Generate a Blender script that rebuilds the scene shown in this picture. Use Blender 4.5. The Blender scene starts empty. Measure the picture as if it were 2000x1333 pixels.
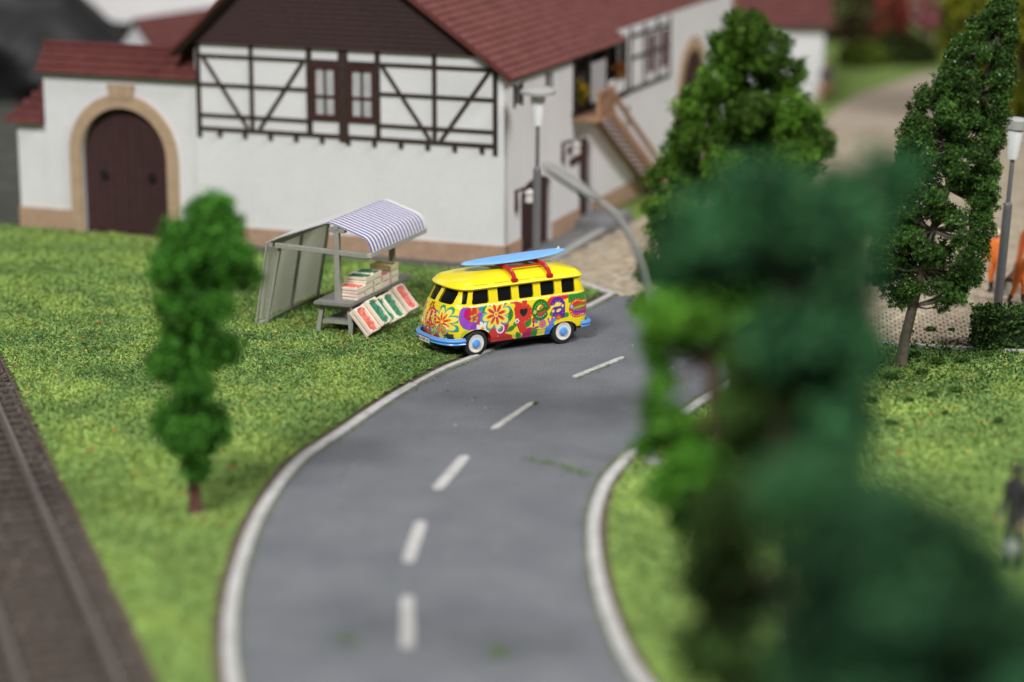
# Miniature village diorama: a painted camper van beside a market stall, half-timbered farmhouse behind.
# 1 Blender unit = 1 cm of the model (scale_length 0.01).
import bpy, bmesh, math, random
import numpy as np
from mathutils import Vector, Matrix, noise as mnoise
from mathutils.geometry import tessellate_polygon

sc = bpy.context.scene
COL = sc.collection
sc.unit_settings.scale_length = 0.01
sc.unit_settings.length_unit = 'CENTIMETERS'

# ------------------------------------------------------------------ camera
FPX, PITCH, CAMH = 4600.0, math.radians(14.0), 16.1
cd = bpy.data.cameras.new('camera'); cam = bpy.data.objects.new('camera', cd); COL.objects.link(cam)
cam.location = (0, 0, CAMH); cam.rotation_euler = (math.radians(90) - PITCH, 0, 0)
cd.sensor_width = 36; cd.lens = 36 * FPX / 2000; cd.clip_start = 0.5; cd.clip_end = 3000
cd.dof.use_dof = True; cd.dof.focus_distance = 65.0; cd.dof.aperture_fstop = 0.089
sc.camera = cam
# ------------------------------------------------------------------ light: an exhibition hall with large ceiling lamps
w = bpy.data.worlds.new('World'); sc.world = w; w.use_nodes = True
bg = w.node_tree.nodes['Background']; bg.inputs[0].default_value = (0.90, 0.95, 1.0, 1); bg.inputs[1].default_value = 0.11
def area(name, loc, target, size, power, col=(1, 1, 1), sy=None):
    l = bpy.data.lights.new(name, 'AREA'); l.energy = power; l.color = col
    l.shape = 'RECTANGLE'; l.size = size; l.size_y = sy or size
    o = bpy.data.objects.new(name, l); COL.objects.link(o); o.location = loc
    o.rotation_euler = (Vector(target) - Vector(loc)).to_track_quat('-Z', 'Y').to_euler(); return o
area('ceiling_lamp', (-50, -55, 125), (-2, 68, 0), 50, 390000, (1.0, 0.985, 0.96), 35)
area('ceiling_lamp', (100, 5, 105), (2, 72, 2), 50, 215000, (1.0, 0.975, 0.95), 35)
area('ceiling_lamp', (0, 95, 190), (0, 130, 0), 80, 80000, (1.0, 0.98, 0.96), 50)
sc.view_settings.view_transform = 'Standard'; sc.view_settings.look = 'None'
sc.view_settings.exposure = -0.36; sc.view_settings.gamma = 1.0; sc.view_settings.use_curve_mapping = False

# ------------------------------------------------------------------ pixel helpers (directions only; depth from ground / walls)
_c, _s = math.cos(PITCH), math.sin(PITCH)
def ray(px, py):
    x = (px - 1000) / FPX; y = -(py - 666.5) / FPX
    return Vector((x, _c + y * _s, -_s + y * _c))
def G(px, py, z=0.0):
    r = ray(px, py); t = (z - CAMH) / r.z; return Vector((r.x * t, r.y * t, z))
def at_depth(px, py, Y):
    r = ray(px, py); t = Y / r.y; return Vector((r.x * t, Y, CAMH + r.z * t))

# ------------------------------------------------------------------ materials
MATS = {}
def mat(name, col, rough=0.6, var=0.0, scale=5.0, bump=0.0, bscale=None, col2=None, attr=None, metal=0.0, coat=0.0,
        spec=0.5, emit=None, estr=0.0, sss=0.0, detail=6.0, stretch=None, var2=0.0, scale2=30.0):
    if name in MATS: return MATS[name]
    m = bpy.data.materials.new(name); m.use_nodes = True; MATS[name] = m
    nt = m.node_tree; N = nt.nodes; L = nt.links; b = N['Principled BSDF']
    b.inputs['Roughness'].default_value = rough; b.inputs['Metallic'].default_value = metal
    b.inputs['Specular IOR Level'].default_value = spec
    if coat: b.inputs['Coat Weight'].default_value = coat; b.inputs['Coat Roughness'].default_value = 0.08
    if emit: b.inputs['Emission Color'].default_value = (*emit, 1); b.inputs['Emission Strength'].default_value = estr
    if sss: b.inputs['Subsurface Weight'].default_value = sss; b.inputs['Subsurface Radius'].default_value = (.1, .1, .1)
    tc = N.new('ShaderNodeTexCoord'); vec = tc.outputs['Object']
    if stretch:
        mp = N.new('ShaderNodeMapping'); mp.inputs['Scale'].default_value = stretch; L.new(vec, mp.inputs[0]); vec = mp.outputs[0]
    src = None
    if attr:
        a = N.new('ShaderNodeAttribute'); a.attribute_name = attr; src = a.outputs['Color']
    if var or col2:
        n = N.new('ShaderNodeTexNoise'); n.inputs['Scale'].default_value = scale; n.inputs['Detail'].default_value = detail
        n.inputs['Roughness'].default_value = 0.65; L.new(vec, n.inputs['Vector'])
        cr = N.new('ShaderNodeValToRGB'); L.new(n.outputs['Fac'], cr.inputs[0])
        cr.color_ramp.elements[0].position = 0.3; cr.color_ramp.elements[1].position = 0.7
        if col2: c0, c1 = col, col2
        else: c0 = tuple(max(0, c * (1 - var)) for c in col); c1 = tuple(c * (1 + var) for c in col)
        if attr:
            c0 = (1 - var,) * 3; c1 = (1 + var,) * 3
        cr.color_ramp.elements[0].color = (*c0, 1); cr.color_ramp.elements[1].color = (*c1, 1)
        if attr:
            mx = N.new('ShaderNodeMix'); mx.data_type = 'RGBA'; mx.blend_type = 'MULTIPLY'; mx.inputs[0].default_value = 1
            L.new(src, mx.inputs[6]); L.new(cr.outputs[0], mx.inputs[7]); src = mx.outputs[2]
        else: src = cr.outputs[0]
    if var2 and src:
        n3 = N.new('ShaderNodeTexNoise'); n3.inputs['Scale'].default_value = scale2; n3.inputs['Detail'].default_value = 3; L.new(vec, n3.inputs['Vector'])
        c3 = N.new('ShaderNodeValToRGB'); c3.color_ramp.elements[0].position = .32; c3.color_ramp.elements[1].position = .68; L.new(n3.outputs['Fac'], c3.inputs[0])
        c3.color_ramp.elements[0].color = (1 - var2,) * 3 + (1,); c3.color_ramp.elements[1].color = (1 + var2,) * 3 + (1,)
        m3 = N.new('ShaderNodeMix'); m3.data_type = 'RGBA'; m3.blend_type = 'MULTIPLY'; m3.inputs[0].default_value = 1; L.new(src, m3.inputs[6]); L.new(c3.outputs[0], m3.inputs[7]); src = m3.outputs[2]
    if src: L.new(src, b.inputs['Base Color'])
    else: b.inputs['Base Color'].default_value = (*col, 1)
    if bump:
        n2 = N.new('ShaderNodeTexNoise'); n2.inputs['Scale'].default_value = bscale or scale * 3; n2.inputs['Detail'].default_value = 5
        L.new(vec, n2.inputs['Vector'])
        bp = N.new('ShaderNodeBump'); bp.inputs['Strength'].default_value = bump; bp.inputs['Distance'].default_value = 0.05
        L.new(n2.outputs['Fac'], bp.inputs['Height']); L.new(bp.outputs[0], b.inputs['Normal'])
    return m

# ------------------------------------------------------------------ object helpers
def link(o, parent=None):
    COL.objects.link(o)
    if parent: o.parent = parent
    return o
def tag(o, label, cat, group=None):
    o['label'] = label; o['category'] = cat
    if group: o['group'] = group
    return o
def thing(name, label, cat, loc=(0, 0, 0), rotz=0.0, group=None):
    o = bpy.data.objects.new(name, None); COL.objects.link(o); o.empty_display_size = 0.3
    o.location = loc; o.rotation_euler = (0, 0, rotz); return tag(o, label, cat, group)
def mesh_obj(name, verts, faces, m, parent=None, smooth=False):
    me = bpy.data.meshes.new(name); me.from_pydata([tuple(v) for v in verts], [], faces); me.update()
    if m: me.materials.append(m)
    if smooth: me.polygons.foreach_set('use_smooth', [True] * len(me.polygons))
    return link(bpy.data.objects.new(name, me), parent)
def quads_obj(name, V, nper, m, parent=None, colors=None, smooth=False):
    """V: (n*nper,3) array of loose polygons with nper corners each; colors (n,3)"""
    V = np.asarray(V, np.float32).reshape(-1, 3); n = len(V) // nper
    me = bpy.data.meshes.new(name); me.vertices.add(len(V)); me.vertices.foreach_set('co', V.ravel())
    me.loops.add(len(V)); me.loops.foreach_set('vertex_index', np.arange(len(V), dtype=np.int32))
    me.polygons.add(n); me.polygons.foreach_set('loop_start', np.arange(0, n * nper, nper, dtype=np.int32))
    if colors is not None:
        ca = me.color_attributes.new('paint', 'FLOAT_COLOR', 'POINT')
        c = np.ones((len(V), 4), np.float32); c[:, :3] = np.repeat(np.asarray(colors, np.float32), nper, axis=0)
        ca.data.foreach_set('color', c.ravel())
    me.update(calc_edges=True)
    if m: me.materials.append(m)
    return link(bpy.data.objects.new(name, me), parent)
class MB:
    """collects vertices and faces for one part"""
    def __init__(s): s.v = []; s.f = []
    def add(s, v, f):
        o = len(s.v); s.v += [Vector(p) for p in v]; s.f += [tuple(i + o for i in q) for q in f]; return s
    def box(s, x0, x1, y0, y1, z0, z1, M=None):
        v = [Vector((x, y, z)) for z in (z0, z1) for y in (y0, y1) for x in (x0, x1)]
        if M: v = [M @ p for p in v]
        return s.add(v, [(0, 2, 3, 1), (4, 5, 7, 6), (0, 1, 5, 4), (2, 6, 7, 3), (0, 4, 6, 2), (1, 3, 7, 5)])
    def bar(s, a, b, wd, th, up=(0, 0, 1)):
        a, b = Vector(a), Vector(b); d = (b - a).normalized(); u = Vector(up)
        sd = d.cross(u)
        if sd.length < 1e-4: sd = d.cross(Vector((1, 0, 0)))
        sd.normalize(); u = sd.cross(d).normalized()
        v = [p + sd * (i * wd / 2) + u * (j * th / 2) for p in (a, b) for (i, j) in ((-1, -1), (1, -1), (1, 1), (-1, 1))]
        return s.add(v, [(3, 2, 1, 0), (4, 5, 6, 7), (0, 1, 5, 4), (1, 2, 6, 5), (2, 3, 7, 6), (3, 0, 4, 7)])
    def tube(s, pts, rad, n=10):
        pts = [Vector(p) for p in pts]; rad = rad if hasattr(rad, '__len__') else [rad] * len(pts)
        prev = None; vs = []; k = len(pts)
        for i, p in enumerate(pts):
            d = (pts[min(i + 1, k - 1)] - pts[max(i - 1, 0)]).normalized()
            r = prev if prev else (Vector((1, 0, 0)) if abs(d.x) < .9 else Vector((0, 1, 0)))
            r = (r - d * r.dot(d)).normalized(); q = d.cross(r); prev = r
            for j in range(n):
                t = 2 * math.pi * j / n; vs.append(p + (r * math.cos(t) + q * math.sin(t)) * rad[i])
        f = [(i * n + j, i * n + (j + 1) % n, (i + 1) * n + (j + 1) % n, (i + 1) * n + j) for i in range(k - 1) for j in range(n)]
        f += [tuple(range(n - 1, -1, -1)), tuple(range((k - 1) * n, k * n))]
        return s.add(vs, f)
    def lathe(s, prof, n=24, M=None):
        vs = []; k = len(prof)
        for (r, z) in prof:
            for j in range(n):
                t = 2 * math.pi * j / n; p = Vector((r * math.cos(t), r * math.sin(t), z)); vs.append(M @ p if M else p)
        f = [(i * n + j, i * n + (j + 1) % n, (i + 1) * n + (j + 1) % n, (i + 1) * n + j) for i in range(k - 1) for j in range(n)]
        f += [tuple(range(n - 1, -1, -1)), tuple(range((k - 1) * n, k * n))]
        return s.add(vs, f)
    def plate(s, outer, holes=(), th=0.1, M=None):
        """flat plate in local XZ (outline given as (x,z)), front at y=0, back at y=th"""
        loops = [list(outer)] + [list(h) for h in holes]
        tri = tessellate_polygon([[Vector((x, z, 0)) for x, z in lp] for lp in loops])
        flat = [p for lp in loops for p in lp]; n = len(flat)
        v = [Vector((x, 0, z)) for x, z in flat] + [Vector((x, th, z)) for x, z in flat]
        if M: v = [M @ p for p in v]
        f = [tuple(t) for t in tri] + [tuple(i + n for i in reversed(t)) for t in tri]; o = 0
        for lp in loops:
            k = len(lp); f += [(o + i, o + (i + 1) % k, n + o + (i + 1) % k, n + o + i) for i in range(k)]; o += k
        return s.add(v, f)
    def build(s, name, m, parent=None, smooth=False, bevel=0.0, seg=2):
        me = bpy.data.meshes.new(name); me.from_pydata([tuple(p) for p in s.v], [], s.f); me.update()
        bm = bmesh.new(); bm.from_mesh(me); bmesh.ops.recalc_face_normals(bm, faces=bm.faces)
        if bevel: bmesh.ops.bevel(bm, geom=list(bm.edges), offset=bevel, segments=seg, affect='EDGES', clamp_overlap=True)
        if smooth:
            for f in bm.faces: f.smooth = True
            for e in bm.edges:
                if len(e.link_faces) == 2 and e.calc_face_angle(0) > 0.7: e.smooth = False
        bm.to_mesh(me); bm.free()
        if m: me.materials.append(m)
        return link(bpy.data.objects.new(name, me), parent)
def copy_tree(o, parent=None):
    c = o.copy(); COL.objects.link(c); c.parent = parent
    for ch in list(o.children): copy_tree(ch, c)
    return c
def inside(P, poly):
    """vectorised point in polygon; P (n,2)"""
    x, y = P[:, 0], P[:, 1]; r = np.zeros(len(P), bool); j = len(poly) - 1
    for i in range(len(poly)):
        xi, yi = poly[i][:2]; xj, yj = poly[j][:2]
        r ^= ((yi > y) != (yj > y)) & (x < (xj - xi) * (y - yi) / (yj - yi + 1e-12) + xi); j = i
    return r
def flat_poly(name, poly, z, m, th=0.0):
    tri = tessellate_polygon([[Vector((p[0], p[1], 0)) for p in poly]]); n = len(poly)
    v = [(p[0], p[1], z) for p in poly]; f = [tuple(t) for t in tri]
    fl = []
    for t in f:
        a, b, c = (Vector(v[i]) for i in t)
        fl.append(t if (b - a).cross(c - a).z > 0 else (t[0], t[2], t[1]))
    f = fl
    if th:
        v += [(p[0], p[1], z - th) for p in poly]; f += [(i, (i + 1) % n, n + (i + 1) % n, n + i) for i in range(n)]
    o = mesh_obj(name, v, f, m); o['kind'] = 'structure'; return o
def smooth_line(pts, n=8):
    """Catmull-Rom through pts"""
    P = [Vector((p[0], p[1])) for p in pts]; P = [2 * P[0] - P[1]] + P + [2 * P[-1] - P[-2]]; out = []
    for i in range(1, len(P) - 2):
        for k in range(n):
            t = k / n; a, b, c, d = P[i - 1:i + 3]
            out.append(0.5 * ((2 * b) + (c - a) * t + (2 * a - 5 * b + 4 * c - d) * t * t + (3 * b - a - 3 * c + d) * t ** 3))
    return out + [P[-2]]
def offset_line(pts, d):
    out = []
    for i, p in enumerate(pts):
        t = (pts[min(i + 1, len(pts) - 1)] - pts[max(i - 1, 0)]).normalized(); out.append(p + Vector((t.y, -t.x)) * d)
    return out

# ================================================================== SETTING
M_road = mat('road_grey', (.131, .140, .160), .85, scale=.55, col2=(.187, .196, .214), bump=.8, bscale=42, var2=.34, scale2=24, detail=8)
M_white = mat('line_white', (.34, .335, .32), .75, scale=3, col2=(.56, .555, .55), var2=.12, scale2=25, bump=.3, bscale=40)
M_base = mat('layout_board', (.10, .09, .065), .9, var=.4, scale=1.5, bump=.4)
M_grassbase = mat('grass_mat', (.12, .19, .032), .95, scale=1.1, col2=(.225, .325, .075), bump=.8, bscale=22)
M_fibre = mat('grass_fibre', (1, 1, 1), .8, attr='paint', spec=.15)
M_dirt = mat('verge_dirt', (.12, .085, .06), .95, var=.5, scale=10, bump=.8, bscale=40)

left_line = smooth_line([(-2.9, 33.5), (-4.25, 36.6), (-4.99, 39.36), (-5.43, 42.8), (-5.56, 45.76), (-5.49, 49.12), (-5.03, 52.77), (-4.19, 55.34),
                         (-3.04, 58.65), (-1.93, 61.24), (-1.12, 62.63), (0.55, 65.65), (2.27, 68.8), (3.07, 70.5)])
right_line = smooth_line([(4.4, 34.5), (3.2, 37), (2.33, 39.36), (1.9, 42.25), (1.72, 45.45), (1.77, 48.41), (2.09, 50.98), (2.58, 52.77), (3.03, 53.94),
                          (4.39, 57.18), (5.33, 59.15), (6.9, 62.2), (9.2, 66.6)])
flat_poly('ground', [(-160, -20), (160, -20), (160, 260), (-160, 260)], -0.45, M_base)
# a thick slab that carries roads and lawns (the layout board)
TE = lambda y: -6.41 + (y - 39.36) * (-7.65 / 23.27)      # edge between lawn and railway at given y
board = flat_poly('terrain', [(TE(30), 30), (45, 30), (45, 175), (-14, 175), (-34, 122), (TE(105), 105)], -0.02, M_dirt, th=.5)
road_poly = left_line + [Vector((9.4, 66.75))] + right_line[::-1]
road = flat_poly('road', road_poly, 0.0, M_road)

def strip(line, wd, z0, z1, name, m, parent, rnd=False):
    """a low rounded plastic strip following a line"""
    secs = [(-wd / 2, z0), (-wd / 2, z1 * .75), (-wd * .36, z1), (wd * .36, z1), (wd / 2, z1 * .75), (wd / 2, z0)]
    b = MB(); L = [offset_line(line, o) for o, _ in secs]; k = len(secs); n = len(line)
    v = [Vector((L[j][i].x, L[j][i].y, secs[j][1])) for i in range(n) for j in range(k)]
    if rnd:
        for i in (0, n - 1):
            for j in range(k): c = line[i]; p = v[i * k + j]; p.x = c.x + (p.x - c.x) * .5; p.y = c.y + (p.y - c.y) * .5
    f = [(i * k + j, i * k + j + 1, (i + 1) * k + j + 1, (i + 1) * k + j) for i in range(n - 1) for j in range(k - 1)]
    f += [tuple(range(k)), tuple(range((n - 1) * k, n * k))]
    return b.add(v, f).build(name, m, parent, smooth=True)
def arclen_split(line, brk, gap=.06):
    d = [0]
    for a, b in zip(line, line[1:]): d.append(d[-1] + (b - a).length)
    def pt(s):
        for i in range(len(d) - 1):
            if s <= d[i + 1]: return line[i].lerp(line[i + 1], (s - d[i]) / max(1e-9, d[i + 1] - d[i]))
        return line[-1]
    out = []
    for a, b in zip(brk, brk[1:]):
        n = max(6, int((b - a) / .35)); out.append([pt(a + gap / 2 + (b - a - gap) * i / n) for i in range(n + 1)])
    return out, d[-1], pt
def breaks(line, through, step):
    """joint positions spaced by step so that one falls at the given point"""
    d = 0; best = None
    for a, b in zip(line, line[1:]):
        e = (a - Vector(through)).length
        if best is None or e < best[0]: best = (e, d)
        d += (b - a).length
    s0 = best[1] % step; r = [0.0] if s0 > .3 else []
    while s0 < d: r.append(s0); s0 += step
    return r + [d]
for ln, thr in ((left_line, (-4.19, 55.34)), (right_line, (2.0, 43.0))):
    segs, tot, pt = arclen_split(ln, breaks(ln, thr, 4.75))
    for sg in segs: strip(sg, .255 if sg[0].y < 57 else .165, -.02, .062, 'edge_strip', M_white, road)
corner = [Vector((3.10, 70.55)), Vector((2.6, 71.35)), Vector((2.05, 72.2)), Vector((.6, 74.0))]
strip(corner, .26, -.02, .06, 'edge_strip', M_white, road)
for px in ([(1560, 668), (1690, 672)], [(1700, 673), (1850, 682)], [(1856, 682), (2090, 694)]):
    a, b = (G(*p) for p in px); strip([Vector((a.x, a.y)).lerp(Vector((b.x, b.y)), t / 6) for t in range(7)], .16, -.02, .10, 'edge_strip', M_white, road)
for a, b in [((-2.2, 35.9), (-1.95, 38.6)), ((-1.93, 40.98), (-2.06, 43.76)), ((-2.14, 45.76), (-1.96, 48.41)), ((-1.7, 50.71), (-1.1, 53.3)), ((-.48, 55.56), (.52, 58.0)), ((1.63, 60.55), (3.05, 62.68)), ((4.15, 64.5), (5.55, 66.6))]:
    a, b = Vector(a), Vector(b); strip([a.lerp(b, t) for t in (0, .05, .2, .4, .6, .8, .95, 1)], .27 if a.y < 55 else .18, -.01, .035, 'lane_dash', M_white, road, True)

# ---- lawns
A_H = math.radians(21.3); C0 = Vector((-.25, 74.46)); HU = Vector((-math.cos(A_H), math.sin(A_H))); HV = Vector((math.sin(A_H), math.cos(A_H)))
hp = lambda a, b: C0 + HU * a + HV * b
ll = offset_line(left_line, -.33); rl = offset_line(right_line, .30)
lawn_l = [p for p in ll if p.y < 70.2] + [Vector((2.75, 70.6)), Vector((1.85, 72.0)), Vector((-.3, 73.2)), hp(0.2, -1.0), hp(9.5, -.85), hp(9.6, 0), hp(20, 0), Vector((TE(82) + .12, 82)), Vector((TE(31) + .12, 31))]
kb = [G(1560, 672), G(1700, 676.5), G(1850, 685.5), G(2090, 697)]
lawn_r = [p for p in rl if p.y < 65.5] + [Vector((9.3, 65.0))] + [Vector((p.x, p.y)) for p in kb] + [Vector((24, 58)), Vector((22, 31)), Vector((7, 31))]
EDGE = [Vector(G(*q)[:2]) for q in ((1440, 345), (1560, 318), (1592, 285), (1608, 242), (1632, 216), (1672, 188))]
g_far = [hp(-1.55, 9.0), hp(-2.0, 13)] + EDGE + [Vector((21.2, 121.8)), Vector((34, 128)), Vector((42, 172)), Vector((8, 172)), hp(-.2, 30), hp(-.1, 9.0)]
g_right = [Vector((18.2, 82.5)), Vector((30, 78)), Vector((42, 84)), Vector((42, 95)), Vector((20.4, 91))]
def lawn(name, poly, z=.012): return flat_poly(name, [tuple(p) for p in poly], z, M_grassbase)
lawn('lawn', lawn_l); lawn('lawn', lawn_r); lawn('lawn', g_far); lawn('lawn', g_right)
PAL = np.array([(.35, .48, .115), (.26, .42, .095), (.43, .52, .165), (.13, .30, .08), (.09, .27, .14), (.52, .56, .21), (.30, .36, .10), (.42, .36, .14), (.11, .18, .035)])
PW = np.array([.24, .2, .16, .12, .06, .1, .05, .02, .05])
def fibres(name, poly, dens, box, seed, length=.125, lab=None):
    rg = np.random.default_rng(seed); x0, x1, y0, y1 = box
    n = int((x1 - x0) * (y1 - y0) * dens.max() if hasattr(dens, 'max') else (x1 - x0) * (y1 - y0) * dens)
    P = np.stack([rg.uniform(x0, x1, n), rg.uniform(y0, y1, n)], 1); P = P[inside(P, [tuple(p) for p in poly])]
    # only inside the picture plus a margin
    d = P[:, 1] * _c + CAMH * _s; u = np.abs(P[:, 0] / d) * FPX; P = P[u < 1130]
    f = np.abs(P[:, 1] - 64.0); keep = rg.uniform(0, 1, len(P)) < np.clip(1.25 - f / 13, .16, 1); P = P[keep]; f = f[keep]
    n = len(P); big = 1 + np.clip(f / 18, 0, .9)
    th = rg.uniform(0, 2 * np.pi, n); tilt = np.abs(rg.normal(.20, .26, n)).clip(.03, 1.35); ln = length * rg.uniform(.55, 1.25, n) * big ** .5
    D = np.stack([np.cos(th) * np.cos(tilt), np.sin(th) * np.cos(tilt), np.sin(tilt)], 1) * ln[:, None]
    S = np.stack([-np.sin(th), np.cos(th), np.zeros(n)], 1) * (rg.uniform(.006, .0105, n) * big)[:, None]
    S += rg.normal(0, .004, (n, 3))
    z = .014 + rg.uniform(0, .035, n); B = np.concatenate([P, z[:, None]], 1)
    C = B + D * .55 + np.array([0, 0, .015]); T = B + D
    V = np.stack([B - S, B + S, C + S * .8, T, C - S * .8], 1).reshape(-1, 3)
    # clumpy colouring
    cl = np.array([mnoise.noise((p[0] * .55, p[1] * .55, seed)) for p in P]); c2 = np.array([mnoise.noise((p[0] * 2.2, p[1] * 2.2, seed + 5)) for p in P])
    idx = rg.choice(len(PAL), n, p=PW / PW.sum())
    dark = (cl + c2 * .8 + rg.normal(0, .2, n)) < -.26; idx[dark] = rg.choice([3, 3, 4, 6, 8, 1], dark.sum())
    teal = (c2 > .3) & (rg.uniform(0, 1, n) < .3); idx[teal] = 4
    col = PAL[idx] * rg.uniform(.75, 1.2, (n, 1))
    brown = (c2 > .30) & (rg.uniform(0, 1, n) < .30); col[brown] = np.array((.30, .23, .10)) * rg.uniform(.6, 1.1, (brown.sum(), 1))
    mean = PAL[[0, 1, 2, 3]].mean(0) * np.array((.98, .98, 1.0)); k_ = (1 - .72 * np.clip(f / 11, 0, 1))[:, None]; shade = (.95 + .38 * cl + .14 * c2)[:, None] * np.where((cl > .12)[:, None], np.array((1.0, 1.0, .92)), np.array((.95, 1, 1))); col = (mean + (col - mean) * k_ * .85) * shade
    o = quads_obj(name, V, 5, M_fibre, None, col); o['kind'] = 'stuff'
    if lab: tag(o, lab, 'grass')
    return o
fibres('grass', lawn_l, 1150, (-20, 3, 38, 82), 3, lab='short green flock grass on the lawn beside the stall')
fibres('grass', lawn_r, 950, (2, 24, 36, 67), 4, lab='short green flock grass round the dark leaning tree')
fibres('grass', g_far, 90, (2, 30, 84, 130), 6, lab='bright grass along the pale path behind the farmhouse')
# coloured flock flecks (fallen leaves) too many to count
def flecks(name, poly, n, box, cols, size, seed, lab, cat):
    rg = np.random.default_rng(seed); x0, x1, y0, y1 = box
    P = np.stack([rg.uniform(x0, x1, n), rg.uniform(y0, y1, n)], 1); P = P[inside(P, [tuple(p) for p in poly])]
    n = len(P); V = []
    for p in P:
        r = size * rg.uniform(.5, 1.3); a = rg.uniform(0, 6.3); zz = .07
        V += [(p[0] + r * math.cos(a + t) * rg.uniform(.5, 1), p[1] + r * math.sin(a + t) * rg.uniform(.6, 1.2), zz + rg.uniform(-.02, .06)) for t in (0, 1.4, 2.9, 4.6)]
    c = np.asarray(cols)[rg.integers(0, len(cols), n)] * rg.uniform(.7, 1.1, (n, 1))
    o = quads_obj(name, V, 4, M_fibre, None, c); o['kind'] = 'stuff'; return tag(o, lab, cat)
AUT = [(.55, .28, .03), (.5, .36, .06), (.42, .12, .03), (.45, .27, .12), (.6, .45, .1), (.28, .10, .04)]
flecks('fallen_leaves', lawn_l, 330, (-18, 2, 44, 80), AUT, .075, 21, 'orange and yellow leaf flecks strewn over the lawn by the stall', 'leaf litter')
flecks('fallen_leaves', [tuple(G(*p))[:2] for p in ((690, 600), (830, 580), (850, 660), (720, 690), (640, 680))], 150, (-8, 0, 60, 72), AUT, .085, 22, 'orange leaf flecks lying below the tilted fruit crates', 'leaf litter')
flecks('fallen_leaves', lawn_r, 150, (8, 16, 52, 66), AUT, .06, 23, 'orange and red leaf flecks under the dark leaning tree', 'leaf litter')
flecks('road_debris', road_poly, 260, (-5, 8, 40, 68), [(.12, .2, .05), (.2, .26, .08), (.09, .09, .09), (.45, .45, .45), (.13, .12, .08)], .03, 24, 'green and grey crumbs lying on the road surface', 'crumbs')
# moss on road edge
ed = []
rg = np.random.default_rng(9)
for ln, sgn in ((left_line, 1), (right_line, -1)):
    o1 = offset_line(ln, sgn * .2)
    for i in range(len(o1) - 1):
        for k in range(15):
            p = o1[i].lerp(o1[i + 1], rg.uniform(0, 1)) + Vector((rg.normal(0, .05), rg.normal(0, .05)))
            r = rg.uniform(.012, .04); a = rg.uniform(0, 6.3)
            ed += [(p.x + r * math.cos(a + t), p.y + r * math.sin(a + t), .012 + rg.uniform(0, .03)) for t in (0, 2.1, 4.2)]
ed = np.array(ed); ne = len(ed) // 3
o = quads_obj('moss', ed, 3, M_fibre, None, np.array([(.13, .19, .045), (.12, .12, .07), (.2, .26, .07)])[rg.integers(0, 3, ne)]); o['kind'] = 'stuff'; tag(o, 'mossy crumbs along the white road edge strips', 'moss')
def moss_patch(label, pxs, n, sp, seed):
    rg = np.random.default_rng(seed); P = []
    for k in range(n):
        i = rg.integers(0, max(1, len(pxs) - 1)); t = rg.uniform(0, 1); a = pxs[i]; b = pxs[min(i + 1, len(pxs) - 1)]; p = G(a[0] + (b[0] - a[0]) * t, a[1] + (b[1] - a[1]) * t); P.append((p.x + rg.normal(0, sp), p.y + rg.normal(0, sp * 1.4), .012))
    V = []
    for p in P:
        r = rg.uniform(.015, .05); a = rg.uniform(0, 6.3); V += [(p[0] + r * math.cos(a + t), p[1] + r * math.sin(a + t), p[2] + rg.uniform(0, .03)) for t in (0, 2.1, 4.2)]
    o = quads_obj('moss', V, 3, M_fibre, None, np.array([(.11, .19, .05), (.15, .22, .06), (.08, .16, .06)])[rg.integers(0, 3, len(P))]); o['kind'] = 'stuff'; tag(o, label, 'moss')
moss_patch('thin line of green moss crossing the road lane', [(1030, 898), (1090, 908), (1150, 930)], 170, .09, 31)
moss_patch('green moss spot on the road beside the lane dash', [(972, 1272), (975, 1275)], 90, .14, 32)
moss_patch('faint green moss spot on the near road edge lane', [(668, 1248), (690, 1252)], 60, .16, 33)
moss_patch('green moss specks around the middle lane dashes', [(960, 842), (1040, 790), (1050, 788)], 90, .07, 34)
moss_patch('green moss specks along the lane dash near the van', [(1120, 742), (1220, 700)], 110, .07, 35)
# ---- cobbled yard
M_cob = mat('cobble', (1, 1, 1), .85, attr='paint', var=.18, scale=14, bump=.3, bscale=30)
M_grout = mat('cobble_joint', (.030, .027, .024), .95, var=.3, scale=6)
M_path = mat('path_sand', (.40, .33, .26), .9, var=.14, scale=2.5, bump=.3)
yard_poly = [Vector((3.15, 70.5)), Vector((9.35, 66.7)), Vector((9.4, 65.05))] + [Vector((p.x, p.y + .08)) for p in kb] + [Vector((26, 66)), Vector((32, 80)), Vector((42, 128)), Vector((34, 128)), Vector((21.2, 121.8))] + EDGE[::-1] + [hp(-2.0, 13), hp(-1.55, 9.0), hp(-1.3, 1), Vector((.8, 74.0)), Vector((2.2, 72.2))]
yard = flat_poly('yard', [tuple(p) for p in yard_poly], -.004, M_grout)
yp = [tuple(p) for p in yard_poly]
# cobbles: running bond, rows turned a little
ang = math.radians(-8); cw, chh = .235, .27; ex = Vector((math.cos(ang), math.sin(ang))); ey = Vector((-ex.y, ex.x)); org = Vector((0, 60))
cells = []
rg = np.random.default_rng(12)
for j in range(-12, 190):
    for i in range(-10, 150):
        p = org + ex * ((i + .5 * (j % 2)) * cw) + ey * (j * chh); cells.append((p.x, p.y))
cells = np.array(cells); cells = cells[inside(cells, yp)]
dd = cells[:, 1] * _c + CAMH * _s; cells = cells[(np.abs(cells[:, 0] / dd) * FPX < 1080) & (cells[:, 1] < 104)]
ctr = np.array(tuple(G(1790, 650))[:2]); order = np.argsort(((cells - ctr) ** 2 * np.array([1, 1])).sum(1)); near, rest = cells[order[:290]], cells[order[290:]]
COBC = np.array([(.40, .32, .23), (.36, .29, .205), (.44, .36, .26), (.33, .26, .19), (.38, .335, .26)]) * np.array((1.0, 1.02, 1.02))
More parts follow.
